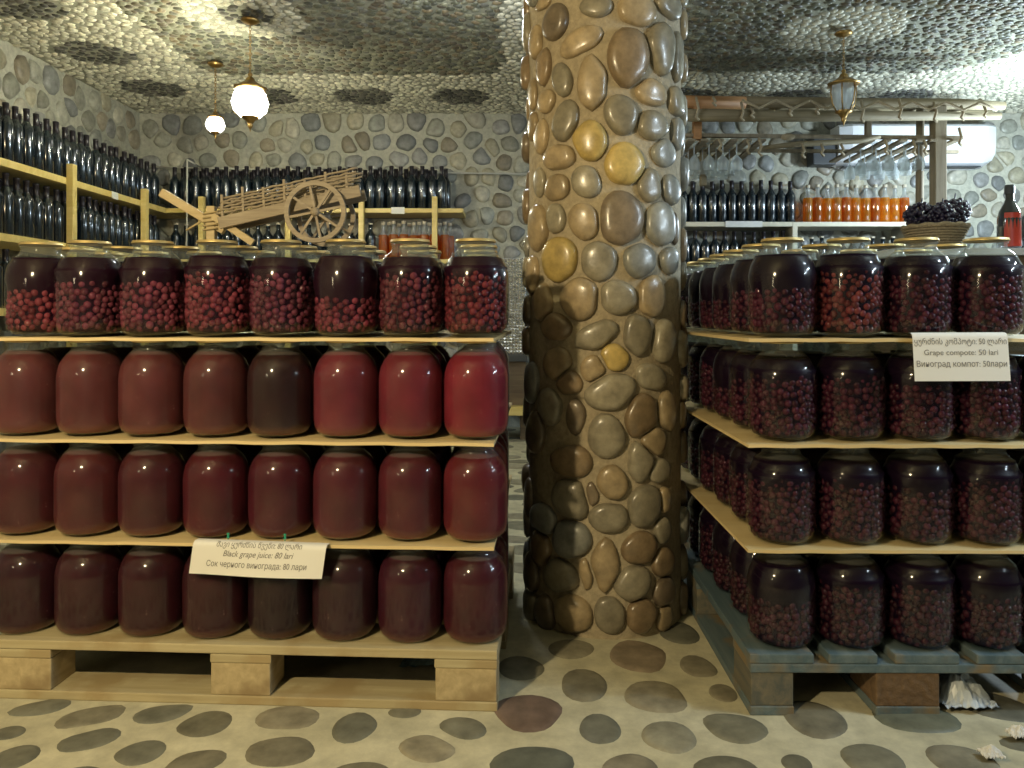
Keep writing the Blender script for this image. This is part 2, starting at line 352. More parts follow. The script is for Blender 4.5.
# walls
RW = np.random.RandomState(11)
sp = 0.165
s = seeds_grid(X0 + 0.05, X1, 0.05, H, sp, 0.30, RW)
struct(cobble_object('wall_back', cobbles(s, 0.020, 0.36, lambda u, v, h: (u, Y1 - h, v), hue(HUE_WALL), 14, None, sp, RW),
       [(X0, Y1, 0), (X1, Y1, 0), (X1, Y1, H), (X0, Y1, H)], [(0, 1, 2, 3)], M['stone_wall'], M['mortar_wall']))
s = seeds_grid(Y0, Y1 - 0.05, 0.05, H, sp, 0.30, RW)
struct(cobble_object('wall_left', cobbles(s, 0.020, 0.36, lambda u, v, h: (X0 + h, u, v), hue(HUE_WALL), 12, None, sp, RW),
       [(X0, Y0, 0), (X0, Y1, 0), (X0, Y1, H), (X0, Y0, H)], [(0, 1, 2, 3)], M['stone_wall'], M['mortar_wall']))
s = seeds_grid(Y0, Y1 - 0.05, 0.05, H, sp, 0.30, RW)
struct(cobble_object('wall_right', cobbles(s, 0.020, 0.36, lambda u, v, h: (X1 - h, u, v), hue(HUE_WALL), 10, None, sp, RW),
       [(X1, Y0, 0), (X1, Y1, 0), (X1, Y1, H), (X1, Y0, H)], [(0, 1, 2, 3)], M['stone_wall'], M['mortar_wall']))
s = seeds_grid(X0 + 0.05, X1, 0.05, H, 0.24, 0.30, RW)
struct(cobble_object('wall_front', cobbles(s, 0.026, 0.35, lambda u, v, h: (u, Y0 + h, v), hue(HUE_WALL), 10, None, 0.24, RW),
       [(X0, Y0, 0), (X1, Y0, 0), (X1, Y0, H), (X0, Y0, H)], [(0, 1, 2, 3)], M['stone_wall'], M['mortar_wall']))

# ceiling: light pebble border, dark pebble fields with rounded corners, rosettes
def rrect(u, v, x0, x1, y0, y1, r):
    dx = max(x0 + r - u, u - (x1 - r), 0); dy = max(y0 + r - v, v - (y1 - r), 0)
    return x0 <= u <= x1 and y0 <= v <= y1 and dx * dx + dy * dy <= r * r
OVALS = [(-2.58, 4.03), (-2.58, 4.78), (-2.58, 5.52), (-1.82, 5.71), (-1.10, 5.72), (-0.38, 5.74), (0.5, 5.74), (1.3, 5.74), (2.1, 5.74), (2.9, 5.74), (-2.58, 3.28)]
ROSES = [(-1.45, 4.17, 0.33), (1.88, 4.38, 0.345)]
LIGHTP = [(0.66, 0.64, 0.50), (0.76, 0.74, 0.58), (0.58, 0.56, 0.43), (0.70, 0.66, 0.50)]
DARKP = [(0.14, 0.145, 0.10), (0.20, 0.20, 0.14), (0.11, 0.115, 0.09), (0.25, 0.25, 0.17), (0.17, 0.17, 0.14), (0.14, 0.12, 0.085), (0.22, 0.18, 0.11)]
BLACKP = [(0.07, 0.07, 0.06), (0.11, 0.11, 0.09), (0.15, 0.14, 0.12)]
def is_dark(u, v): return rrect(u, v, -2.06, -0.06, 0.3, 5.20, 0.22) or rrect(u, v, 0.62, 3.15, 0.3, 5.15, 0.55)
def ceil_tint(i, u, v, rs):
    pal = DARKP if is_dark(u, v) else LIGHTP
    for (x, y) in OVALS:
        if math.hypot(u - x, v - y) < 0.215: pal = BLACKP
    for (x, y, r) in ROSES:
        d = math.hypot(u - x, v - y)
        if d < r: pal = LIGHTP
        if x < 0 and d < 0.13: pal = BLACKP
    c = pal[rs.randint(len(pal))]; k = rs.uniform(0.75, 1.25); return (c[0] * k, c[1] * k, c[2] * k)
RC = np.random.RandomState(5)
sp = 0.054
s = seeds_grid(X0 + 0.02, X1, 3.0, Y1 - 0.02, sp, 0.42, RC)
keep = []
CE = []
for q in s: keep.append(q); CE.append((sp * RC.uniform(0.50, 0.80), sp * RC.uniform(0.34, 0.52), RC.uniform(-0.8, 0.8)))
struct(cobble_object('ceiling', cobbles(np.array(keep), 0.004, 0.42, lambda u, v, h: (u, v, H - h), ceil_tint, 9, CE, sp, RC, ((1.0, -0.05), (0.9, 0.55), (0.6, 0.9))),
       [(X0, Y0, H), (X1, Y0, H), (X1, Y1, H), (X0, Y1, H)], [(0, 1, 2, 3)], M['stone_ceiling'], M['mortar_ceiling']))

# floor: flat stones in pale mortar.  (column, row, width, height, turn) read off the photograph, turned into floor ellipses
FL = [(528,713,76,42,0),(584,685,47,35,0),(600,729,40,33,0),(669,737,54,36,0),(656,697,72,34,0),(640,657,62,38,0),(698,667,34,25,0),(735,728,70,30,-20),
      (723,693,28,18,0),(533,764,100,36,0),(631,770,58,34,0),(729,770,72,30,0),(679,633,40,22,0),(571,649,45,20,0),(521,668,45,25,0),
      (815,720,62,40,0),(917,718,100,30,0),(873,761,64,36,0),(962,761,64,36,0),(998,707,76,30,-25),(1030,745,60,16,0),(797,764,30,20,0),
      (41,708,58,16,15),(89,717,84,20,25),(162,714,64,18,20),(204,724,52,28,10),(8,733,34,14,5),(13,758,46,28,0),(89,740,62,22,25),(140,753,50,26,50),
      (195,763,64,24,30),(81,776,50,20,0),(288,718,70,24,0),(355,727,44,32,0),(405,712,34,12,0),(463,728,54,20,-25),(428,748,60,28,0),(280,751,82,30,0),
      (362,774,66,24,0),(-40,745,60,24,0)]
fs_, fe_ = [], []
for cx, cy, ww, hh, rot in FL:
    D = EYE * F / (cy - HOR); fs_.append(((cx - 512) / F * D, D)); fe_.append((ww / 2 / F * D, hh / 2 * D * D / (EYE * F), R(rot)))
RF = np.random.RandomState(21)
for q in seeds_grid(X0 + 0.1, X1 - 0.1, Y0 + 0.1, Y1 - 0.1, 0.21, 0.28, RF):
    D = q[1]; inview = D > 1.5 and D < 2.3 and abs(q[0]) < 0.66 * D + 0.1 and EYE * F / D + HOR > 640
    if inview or any(math.hypot(q[0] - a[0], q[1] - a[1]) < 0.17 for a in fs_[:len(FL)]): continue
    if math.hypot(q[0] - 0.285, q[1] - 2.38) < 0.3: continue
    fs_.append((q[0], q[1])); fe_.append((RF.uniform(0.07, 0.11), RF.uniform(0.05, 0.075), RF.uniform(-0.5, 0.5)))
HUE_FL = [(0.22, 0.21, 0.15), (0.27, 0.25, 0.18), (0.18, 0.18, 0.14), (0.31, 0.28, 0.20)]
def floor_tint(i, u, v, rs):
    sp_ = {0: (0.20, 0.14, 0.11), 3: (0.36, 0.34, 0.25), 9: (0.15, 0.16, 0.13), 16: (0.17, 0.18, 0.13), 5: (0.30, 0.24, 0.17)}
    if i in sp_: return sp_[i]
    return hue(HUE_FL, 0.85, 1.2)(i, u, v, rs)
struct(cobble_object('floor', cobbles(np.array(fs_), 0.018, 0.07, lambda u, v, h: (u, v, h), floor_tint, 22, fe_, 0.21, RF, ((1.02, -0.1), (0.95, 0.45), (0.82, 0.8), (0.5, 1.0))),
       [(X0, Y0, 0), (X1, Y0, 0), (X1, Y1, 0), (X0, Y1, 0)], [(0, 1, 2, 3)], M['stone_floor'], M['mortar_floor']))

# ------------------------------------------------------------------ stone column
CX, CY, CR = 0.285, 2.38, 0.236
BEAR = math.atan2(CX, CY); DC = math.hypot(CX, CY)
def col_px(px, py):
    """where the ray through a pixel column/row meets the column's cylinder: angle from the facing direction and height"""
    s_ = max(-0.985, min(0.985, (px - 604) / 82.0)); phi = math.asin(s_)
    depth = CY - 0.24 * math.cos(phi); return phi, EYE - (py - HOR) / F * depth
COLS = []
def addc(ox, oy, sc, lst):
    for it in lst:
        x, y, ww, hh = it[:4]; rot = it[4] if len(it) > 4 else 0; hu = it[5] if len(it) > 5 else None
        px, py = ox + x / sc, oy + y / sc; p, z = col_px(px, py); p1, _ = col_px(px - ww / sc / 2, py); p2, _ = col_px(px + ww / sc / 2, py)
        COLS.append((p, z, max((p2 - p1) * 0.24, 0.02), hh / sc / F * 2.16, rot, hu))
YE = (0.52, 0.38, 0.13); GY = (0.30, 0.265, 0.19); BR = (0.25, 0.18, 0.105); OR = (0.38, 0.29, 0.17); BL = (0.27, 0.27, 0.24); DK = (0.20, 0.155, 0.105)
addc(510, 0, 4.8, [(220,95,110,175,-12,DK),(155,5,80,50),(415,25,150,100,0,GY),(605,55,168,155,0,OR),(765,40,110,130,0,GY),(340,190,200,120,25,OR),(120,190,50,180),(160,305,68,190,0,BR),
    (565,275,180,300,0,BR),(720,240,112,262,0,GY),(800,290,45,240),(255,375,88,165,12,GY),(395,395,130,290,0,OR),(175,475,75,120,0,OR),(270,575,115,200,-12,GY),(530,550,150,190,8,GY),
    (675,450,145,125,0,OR),(795,500,65,150),(680,610,140,140,0,GY),(385,670,150,200,0,YE),(800,650,45,180),(735,740,110,130,0,BL),(100,440,36,160),(105,600,40,150),(145,640,65,190,0,OR)])
addc(510, 150, 4.516, [(225,25,135,120,0,OR),(515,65,165,195,-18,YE),(215,165,110,120,0,OR),(345,140,125,145,18,GY),(625,165,100,155,0,GY),(725,185,72,140,0,BL),(130,140,50,140,0,GY),
    (210,305,80,140,0,GY),(335,320,125,170,8,OR),(500,310,178,265,0,DK),(675,335,122,200,0,BL),(742,360,25,150),(120,350,80,230,0,OR),(225,490,150,205,-20,YE),(400,500,155,175,0,GY),
    (580,500,140,150,-30,BL),(715,500,75,120,0,BL),(315,670,165,190,10,OR),(485,665,160,150,0,GY),(635,660,115,190,-8,OR),(90,560,50,180),(145,690,80,190,0,OR)])
addc(510, 310, 4.516, [(205,75,130,130,0,BR),(390,115,225,110,28,GY),(570,110,110,212,0,GY),(690,140,90,200,0,GY),(470,215,122,122,0,YE),(215,245,120,160),(375,265,100,130,-35,OR),
    (630,300,140,110,-20,GY),(450,370,220,165,12,GY),(270,330,110,120),(590,480,140,200,-20,BR),(700,455,72,185,0,OR),(180,440,100,170),(645,590,100,140,0,OR),(435,570,150,210,0,GY),
    (300,480,80,170),(585,680,110,190,0,GY),(280,690,170,150,0,BR),(110,560,70,200),(670,720,90,110),(90,330,50,200)])
addc(510, 470, 4.27, [(435,55,120,150,0,OR),(575,150,145,180,0,GY),(420,205,160,130,0,GY),(655,120,50,110,0,OR),(265,130,150,180),(352,110,55,120),(645,250,60,125,0,GY),(550,330,140,140,0,BR),
    (265,300,150,170),(405,415,120,240,0,OR),(650,385,85,130,0,BR),(520,480,150,150,0,GY),(215,460,150,140),(325,440,55,160),(425,620,125,160,0,GY),(555,615,115,150,0,BR),(655,510,90,130),
    (270,620,150,160),(140,220,100,140),(130,340,80,150),(80,450,50,190),(75,600,60,180),(150,620,80,150),(655,620,65,110),(65,140,50,200)])
cs, ce, ch = [], [], []
for p, z, ww, hh, rot, hu in COLS: cs.append((p * CR, z)); ce.append((ww / 2 * 1.06, hh / 2 * 1.06, R(rot))); ch.append(hu)
RK = np.random.RandomState(8)
nf = len(cs)
for q in seeds_grid(-PI * CR, PI * CR, 0.0, H, 0.098, 0.25, RK, 0.8):
    if min(math.hypot(q[0] - a[0], (q[1] - a[1])) for a in cs[:nf]) < 0.075 and abs(q[0]) < CR * 1.65 and q[1] < 1.86: continue
    if abs(q[0]) < CR * 1.35 and 0.03 < q[1] < 1.82: continue
    cs.append((q[0], q[1])); ce.append((RK.uniform(0.035, 0.05), RK.uniform(0.045, 0.065), RK.uniform(-0.4, 0.4))); ch.append(None)
ALLH = [OR, GY, BR, DK, BL, GY, OR]
def col_tint(i, u, v, rs):
    c = ch[i] or ALLH[rs.randint(len(ALLH))]; k = rs.uniform(0.85, 1.2); return tuple(x * k for x in c)
def col_map(u, v, h):
    a = u / CR + (-PI / 2) + (-BEAR)      # angle 0 faces the camera
    r = CR + h; return (CX + r * math.cos(a), CY + r * math.sin(a), v)
ev = []; ef = []
NS, NZ = 64, 30
for j in range(NZ + 1):
    for k in range(NS):
        a = 2 * PI * k / NS; ev.append((CX + (CR - 0.004) * math.cos(a), CY + (CR - 0.004) * math.sin(a), H * j / NZ))
for j in range(NZ):
    for k in range(NS): k2 = (k + 1) % NS; ef.append((j * NS + k, j * NS + k2, (j + 1) * NS + k2, (j + 1) * NS + k))
col = cobble_object('stone_column', cobbles(np.array(cs), 0.005, 0.40, col_map, col_tint, 24, ce, 0.1, RK, ((1.0, -0.15), (0.985, 0.25), (0.93, 0.55), (0.80, 0.82), (0.58, 0.96), (0.3, 1.0)), 16, True),
      ev, ef, M['stone_column'], M['mortar_col'], None, True)
tag(col, 'round column clad in polished brown and yellow river stones between the two jar stacks', 'column')

# ------------------------------------------------------------------ jars
JR = 0.0765
def jar_meshes():
    g = MB()
    g.lathe([(0.001, 0.006), (0.048, 0.006), (0.054, 0.0), (0.062, 0.003), (0.0700, 0.011), (0.0745, 0.023), (JR, 0.040), (JR, 0.132), (0.0752, 0.149), (0.0712, 0.166), (0.0640, 0.181), (0.054, 0.193), (0.0455, 0.200),
             (0.0425, 0.206), (0.0420, 0.213), (0.0450, 0.215), (0.0450, 0.220)], 40, mis=[0] * 11 + [1] * 5)
    lid = MB()
    lid.lathe([(0.0462, 0.2212), (0.0476, 0.2216), (0.0476, 0.2236), (0.0462, 0.2242), (0.0462, 0.2265), (0.0450, 0.2280), (0.0415, 0.2282), (0.040, 0.2268), (0.030, 0.2268), (0.0285, 0.2275), (0.001, 0.2275)], 40)
    return g.mesh('glass_jar', [M['glass'], M['glass_neck']]), lid.mesh('lid', [M['gold']])
GLASS_ME, LID_ME = jar_meshes()
def liquid_mesh(name, m, core=None, top=0.196):
    l = MB(); prof = [(0.001, 0.008), (0.048, 0.008), (0.0608, 0.0048), (0.0685, 0.0125), (0.0729, 0.024), (0.0748, 0.041)]
    if core:
        prof = [(0.001, 0.009), (0.048, 0.009), (0.0600, 0.0055), (0.0655, 0.014), (0.0655, 0.035), (0.0655, core - 0.02), (0.0700, core + 0.01), (0.0748, core + 0.03)]
    for r, z in ((0.0748, 0.131), (0.0735, 0.148), (0.0695, 0.165), (0.0623, 0.180), (0.0525, 0.192)):
        if z > prof[-1][1]: prof.append((r, z))
    prof = prof if top > 0.199 else [q for q in prof if q[1] < top]
    prof += [(0.0445, 0.200), (0.001, 0.200)] if top > 0.199 else [(0.0605, top), (0.001, top)]
    l.lathe(prof, 36); return l.mesh(name, [m])
def grape_mesh(seed, level, loose=0.0):
    r_ = random.Random(seed); g = MB(); pts = []; tries = 0
    while tries < 9000 and len(pts) < 330:
        tries += 1; a = r_.uniform(0, 2 * PI); z = 0.014 + r_.random() * (level - 0.014)
        if z > level - 0.02 and r_.random() < 0.5 and loose == 0: continue
        rad = 0.0650 - r_.uniform(0, 0.004) if z > 0.03 else 0.058 + (z - 0.014) * 0.4
        if z > 0.150: rad -= (z - 0.150) * 0.55
        p = Vector((rad * math.cos(a), rad * math.sin(a), z))
        if any((p - q).length < 0.0128 for q in pts): continue
        pts.append(p)
    for p in pts: g.ball(p, r_.uniform(0.0082, 0.0098), 0, 2, (1, 1, r_.uniform(0.95, 1.15)))
    return g.mesh('grapes', [M['grape']])
JUICE_ME = liquid_mesh('grape_juice', M['juice'], None, 0.200)
COMP = []
for k, (lv, top) in enumerate([(0.105, 0.188), (0.125, 0.186), (0.150, 0.189), (0.085, 0.187), (0.165, 0.184)]):
    COMP.append((liquid_mesh('compote_liquid', M['must'], min(lv, 0.13), top), grape_mesh(100 + k, lv)))
def jar(kind, x, y, z, liqcol, grapecol=None, variant=0, lidded=True):
    o = link('glass_jar', GLASS_ME, None, (x, y, z), rnd.uniform(0, 2 * PI)); o.scale = (1.025, 1.025, 1)
    link('lid', LID_ME, o)
    if kind == 'juice': q = link('grape_juice', JUICE_ME, o); q.color = (*liqcol, 1)
    else:
        q = link('compote_liquid', COMP[variant][0], o); q.color = (*liqcol, 1)
        q = link('grapes', COMP[variant][1], o); q.color = (*grapecol, 1)
    return o
ORD = ['first', 'second', 'third', 'fourth', 'fifth', 'sixth', 'seventh', 'eighth']
LAY = ['bottom', 'lower middle', 'upper middle', 'top']     # index = level from the floor
LEVZ = [0.140, 0.380, 0.620, 0.860]
class Stack:
    def __init__(s, x, y, deg): s.o = Vector((x, y)); s.a = R(deg); s.dx = Vector((math.cos(s.a), math.sin(s.a))); s.dy = Vector((-math.sin(s.a), math.cos(s.a)))
    def p(s, lx, ly, z=0): q = s.o + s.dx * lx + s.dy * ly; return (q.x, q.y, z)
LS = Stack(-1.232, 1.821, -3.0)
RS = Stack(0.540, 1.742, -0.5)
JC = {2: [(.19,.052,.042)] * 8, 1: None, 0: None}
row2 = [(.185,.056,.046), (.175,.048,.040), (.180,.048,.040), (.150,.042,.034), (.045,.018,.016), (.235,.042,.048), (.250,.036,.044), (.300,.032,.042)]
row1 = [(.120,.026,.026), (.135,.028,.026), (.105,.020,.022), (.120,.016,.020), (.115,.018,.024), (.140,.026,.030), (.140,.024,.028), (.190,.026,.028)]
row0 = [(.060,.014,.018), (.075,.016,.018), (.068,.013,.016), (.070,.014,.016), (.032,.010,.012), (.060,.018,.020), (.085,.016,.024), (.100,.018,.022)]  # jar tints darkened, painting in the dim light near the floor
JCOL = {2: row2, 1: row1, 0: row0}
WORDS = {2: ['cloudy reddish brown', 'cloudy brick brown', 'cloudy brick brown', 'cloudy dark brick', 'almost black', 'cloudy rosy red', 'cloudy rosy red', 'bright cloudy red'],
         1: ['dull maroon', 'dull maroon', 'bubbly dark maroon', 'bubble speckled maroon', 'deep maroon', 'rosy maroon', 'rosy maroon', 'warm red maroon'],
         0: ['dark wine', 'dark wine', 'dark wine', 'dark plum', 'nearly black', 'dark plum', 'dark burgundy', 'dark burgundy']}  # bottom layer words include the dimness painted into its juice
for lev in range(4):
    for r in range(5):
        for c in range(8):
            if r >= 3 and c != 7: continue
            jx, jy = rnd.uniform(-.0015, .0015), rnd.uniform(-.003, .003)
            lx, ly = 1.143 - 0.1590 * (7 - c), 0.085 + 0.157 * r
            lx -= 0.009 * r
            if lev == 3 and c == 0: lx += 0.012; ly += 0.030
            x, y, z = LS.p(lx + jx, ly + jy, LEVZ[lev])
            if lev < 3:
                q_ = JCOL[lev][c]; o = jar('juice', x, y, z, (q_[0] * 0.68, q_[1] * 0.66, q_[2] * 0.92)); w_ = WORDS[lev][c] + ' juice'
            else:
                v = [0, 1, 1, 2, 4, 3, 4, 4][c]; o = jar('compote', x, y, z, (.016, .0035, .011), [(.17,.032,.048), (.12,.026,.045), (.135,.028,.048), (.155,.028,.045), (.11,.024,.045), (.15,.026,.045), (.105,.022,.036), (.13,.022,.032)][c], v); w_ = 'red grape compote'
            if r == 0: lab = f'{w_} jar, {ORD[c]} from left, {LAY[lev]} layer, left stack front'; grp = f'front jars of the left stack, {LAY[lev]} layer'
            elif c == 7 and r >= 1: lab = f'{"grape" if lev == 3 else "juice"} jar at right end of left stack, {LAY[lev]} layer, {ORD[r]} deep'; grp = 'right end jars of the left stack'
            elif r == 1 and lev == 3: lab = f'gold lidded jar peeping out behind the {ORD[c]} front jar on top of the left stack'; grp = 'second row of jars on top of the left stack'
            else: lab = f'glass jar shaded behind the front row, {LAY[lev]} layer of left stack'; grp = f'inner jars of the left stack, {LAY[lev]} layer'
            tag(o, lab, 'jar', grp)
for lev in range(4):
    for r in range(7):
        for c in range(5):
            if r >= 3 and c != 0: continue
            if lev == 3 and c == 4: continue
            jx, jy = rnd.uniform(-.002, .002), rnd.uniform(-.004, .004)
            x, y, z = RS.p(0.098 + 0.160 * c + jx, 0.083 + 0.162 * r + jy, LEVZ[lev])
            v = [[0, 4, 2, 1, 0], [2, 4, 1, 2, 4], [4, 2, 1, 2, 0], [0, 2, 4, 4, 1]][lev][c] if r == 0 else rnd.randrange(5)
            gc = [(.040, .009, .018), (.050, .010, .021), (.055, .011, .024), (.058, .012, .026)][lev]
            if lev == 3 and c == 1 and r == 0: gc = (.125, .026, .032)
            o = jar('compote', x, y, z, (.008, .003, .011), gc, v)
            if r == 0: lab = f'dark grape jar, {ORD[c]} from left, {LAY[lev]} layer, right stack front'; grp = f'front jars of the right stack, {LAY[lev]} layer'
            elif c == 0: lab = f'grape jar on left flank of right stack, {LAY[lev]} layer, {ORD[r]} deep'; grp = 'left flank jars of the right stack'
            elif r == 1 and lev == 3: lab = f'gold lidded jar peeping out behind the {ORD[c]} front jar on top of the right stack'; grp = 'second row of jars on top of the right stack'
            else: lab = f'dark grape jar behind the front row, {LAY[lev]} layer of right stack'; grp = f'inner jars of the right stack, {LAY[lev]} layer'
            tag(o, lab, 'jar', grp)

# boards between the layers
for st, w0, w1, d, nm in ((LS, -0.03, 1.192, 0.80, 'left'), (RS, -0.004, 0.83, 1.17, 'right')):
    for k, (z, word) in enumerate(((0.372, 'lowest'), (0.612, 'middle'), (0.852, 'uppermost'))):
        b = MB(); e = (0.004, 0.0, -0.004)[k]
        n = 24; vs = []; fs = []
        for i in range(n + 1):
            x = w0 + (w1 - w0) * i / n; dz = 0.0018 * math.sin(i * 0.9 + k * 2)
            for y, zz in ((e, z - 0.004), (e, z + 0.0035), (d, z + 0.0035), (d, z - 0.004)): vs.append((x, y + (0.002 * math.sin(i * 1.7 + k) if y < 0.1 else 0), zz - (abs(dz) if y < 0.1 else 0)))
        for i in range(n):
            for q in range(4): a = i * 4 + q; a2 = i * 4 + (q + 1) % 4; fs.append((a, a + 4, a2 + 4, a2))
        fs.append((0, 1, 2, 3)); fs.append(tuple(n * 4 + q for q in (3, 2, 1, 0)))
        b.add(vs, fs)
        o = b.build('plywood_sheet', M['birch'], None, st.p(0, 0, 0), st.a)
        tag(o, f'thin pale plywood sheet between jar layers, {word} of the three in the {nm} stack', 'board', f'plywood sheets of the {nm} stack')

# pallets
def pallet(st, turned, label, mt, mb, mats_extra=None):
    root = empty('wooden_pallet', st.p(0, 0, 0), st.a)
    def box(name, x0, x1, y0, y1, z0, z1, m):
        if turned: x0, x1, y0, y1 = y0, y1, x0, x1
        b = MB(); dx, dy = (x1 - x0) / 2, (y1 - y0) / 2; b.box(-dx, dx, -dy, dy, z0, z1, 0, None, 0.003)
        return b.build(name, m, root, ((x0 + x1) / 2, (y0 + y1) / 2, 0), rnd.uniform(-.003, .003))
    for y0, ww in ((0, 0.145), (0.178, 0.11), (0.328, 0.145), (0.512, 0.11), (0.655, 0.145)):
        box('deck_board', 0, 1.2, y0, y0 + ww, 0.118, 0.1395, mt)
    for x0 in (0, 0.5275, 1.055): box('stringer_board', x0, x0 + 0.145, 0, 0.8, 0.097, 0.1175, mt)
    for x0 in (0, 0.5275, 1.055):
        for i, y0 in enumerate((0, 0.3275, 0.7)):
            m = mb
            if turned and x0 == 0 and i == 1: m = M['rust_block']
            if turned and i == 1: y0 -= 0.045
            box('block', x0 + 0.002, x0 + 0.143, y0 + 0.002, y0 + (0.145 if i == 1 else 0.098), 0.0215, 0.0968, m)
    for y0, ww in ((0, 0.1), (0.2825 if turned else 0.3275, 0.145), (0.7, 0.1)): box('bottom_board', 0, 1.2, y0, y0 + ww, 0.0, 0.0212, mt)
    return tag(root, label, 'pallet')
pallet(LS, False, 'pale pine pallet with stout blocks under the left stack of jars', M['pallet'], M['pallet_block'])
pallet(RS, True, 'weathered blue grey pallet with a brown chipboard block under the right stack of jars', M['pallet_blue'], M['pallet_dark'])

# ------------------------------------------------------------------ paper signs
def text_polys(body, size, shear=0.0):
    cu = bpy.data.curves.new('t', 'FONT'); cu.body = body; cu.size = size; cu.align_x = 'CENTER'; cu.shear = shear; cu.fill_mode = 'FRONT'; cu.resolution_u = 3
    o = bpy.data.objects.new('t', cu); C.objects.link(o); dg = bpy.context.evaluated_depsgraph_get(); dg.update()
    me = o.evaluated_get(dg).to_mesh(); vs = [tuple(v.co) for v in me.vertices]; fs = [tuple(p.vertices) for p in me.polygons]
    o.evaluated_get(dg).to_mesh_clear(); bpy.data.objects.remove(o); return vs, fs
def sign(name, W, Hh, lines, fold, curl, loc, rz, label, tilt=0.0, skew=0.0):
    """paper: the first `fold` metres lie on the board, then it bends over the edge and hangs down"""
    rad = 0.011
    def surf(u, v, off=0.0):      # u across, v down from the top edge
        if v < fold: y, z, ny, nz = fold - v, 0.0, 0, 1
        else:
            a = min((v - fold) / rad, PI / 2 * 0.93); y = -rad * math.sin(a); z = -rad * (1 - math.cos(a)); ny, nz = -math.sin(a), math.cos(a)
            rest = v - fold - rad * PI / 2 * 0.93
            if rest > 0: y -= rest * math.cos(a) ; z -= rest * math.sin(a)
        k = max(0, v - fold) * curl * math.sin(u / W * 5 + 1) * 0.25
        return (u + skew * v, y - k - 0.001 + ny * off, z + 0.0015 + nz * off + tilt * u)
    b = MB(); nu, nv = 16, 24; vs = []; fs = []
    for t in (0, 1):
        for j in range(nv + 1):
            for i in range(nu + 1): vs.append(surf(-W / 2 + W * i / nu, Hh * j / nv, 0.0004 * t))
    q = (nu + 1) * (nv + 1)
    for j in range(nv):
        for i in range(nu):
            a = j * (nu + 1) + i; fs.append((a, a + 1, a + nu + 2, a + nu + 1)); fs.append((q + a, q + a + nu + 1, q + a + nu + 2, q + a + 1))
    b.add(vs, fs, 0, True); o = b.build(name, M['paper'], None, loc, rz)
    for body, size, vpos, maxw, shear in lines:
        tv, tf = text_polys(body, size, shear); xs = [p[0] for p in tv]; k = min(1.0, maxw / (max(xs) - min(xs)))
        t = MB(); t.add([surf(p[0] * k, vpos - p[1], 0.0011) for p in tv], tf); t.build('lettering', M['ink'], o)
    return tag(o, label, 'sign')
x, y, z = LS.p(0.655, -0.006, 0.380)
sg = sign('price_sign', 0.312, 0.092, [('შავი ყურძნის წვენი: 80 ლარი', 0.017, 0.028, 0.20, 0), ('Black grape juice: 80 lari', 0.019, 0.049, 0.165, 0.25), ('Сок черного винограда: 80 лари', 0.019, 0.073, 0.235, 0.0)],
          0.012, 0.25, (x, y, z), LS.a, 'white paper price sign for grape juice pinned to the left stack', -0.02, -0.12)
for u in (-0.085, 0.050):
    b = MB(); b.lathe([(0.0012, 0.0), (0.0012, 0.004), (0.004, 0.005), (0.0025, 0.008), (0.0025, 0.013), (0.0042, 0.015), (0.001, 0.017)], 12)
    px_, py_, pz_ = LS.p(0.655 + u, 0.004, 0.3825)
    tag(b.build('push_pin', M['pin'], None, (px_, py_, pz_)), f'small green push pin, {"left" if u < 0 else "right"} one of the two holding the grape juice sign', 'push pin', 'green push pins')
x, y, z = RS.p(0.462, -0.006, 0.8665)
sign('price_sign', 0.212, 0.122, [('ყურძნის კომპოტი: 50 ლარი', 0.0185, 0.040, 0.205, 0), ('Grape compote: 50 lari', 0.0175, 0.064, 0.165, 0), ('Виноград компот: 50лари', 0.0185, 0.090, 0.200, 0.0)],
     0.008, 0.0, (x, y, z), RS.a, 'white paper price sign for grape compote hanging on the right stack', 0.004)

# ------------------------------------------------------------------ bottles
def bottle_mesh(kind):
    b = MB()
    prof = [(0.001, 0.0), (0.034, 0.0), (0.0365, 0.004), (0.0365, 0.185), (0.034, 0.203), (0.022, 0.222), (0.0155, 0.236), (0.0145, 0.250), (0.0145, 0.286), (0.0158, 0.287), (0.0158, 0.300), (0.001, 0.300)]
    if kind == 'dark': b.lathe(prof, 16, mis=[0] * 6 + [1] * 5); return b.mesh('wine_bottle', [M['bottle'], M['capsule']])
    if kind == 'cap': b.lathe([(r, zz * 0.9) for r, zz in prof], 16, mis=[0] * 8 + [1] * 3); return b.mesh('wine_bottle', [M['bottle'], M['pale_cap']])
    prof = [(0.001, 0.0), (0.032, 0.0), (0.0345, 0.004), (0.0345, 0.165), (0.032, 0.185), (0.020, 0.202), (0.0145, 0.215), (0.0135, 0.24), (0.0135, 0.262), (0.0155, 0.263), (0.0155, 0.285), (0.001, 0.285)]
    liq = {'amber': M['amber'], 'brown': M['dark_amber']}[kind]
    b.lathe(prof, 16, mis=[0] * 4 + [1] * 4 + [2] * 3); return b.mesh('spirit_bottle', [liq, M['glass_clear'], M['pale_cap']])
BM = {k: bottle_mesh(k) for k in ('dark', 'cap', 'amber', 'brown')}
def bottle(kind, x, y, z, label, group):
    o = link('spirit_bottle' if kind in ('amber', 'brown') else 'wine_bottle', BM[kind], None, (x, y, z), rnd.uniform(0, 6))
    k = rnd.uniform(1.0, 1.05) * (1.04 if kind == 'dark' else 1); o.scale = (1.05, 1.05, k); return tag(o, label, 'bottle', group)
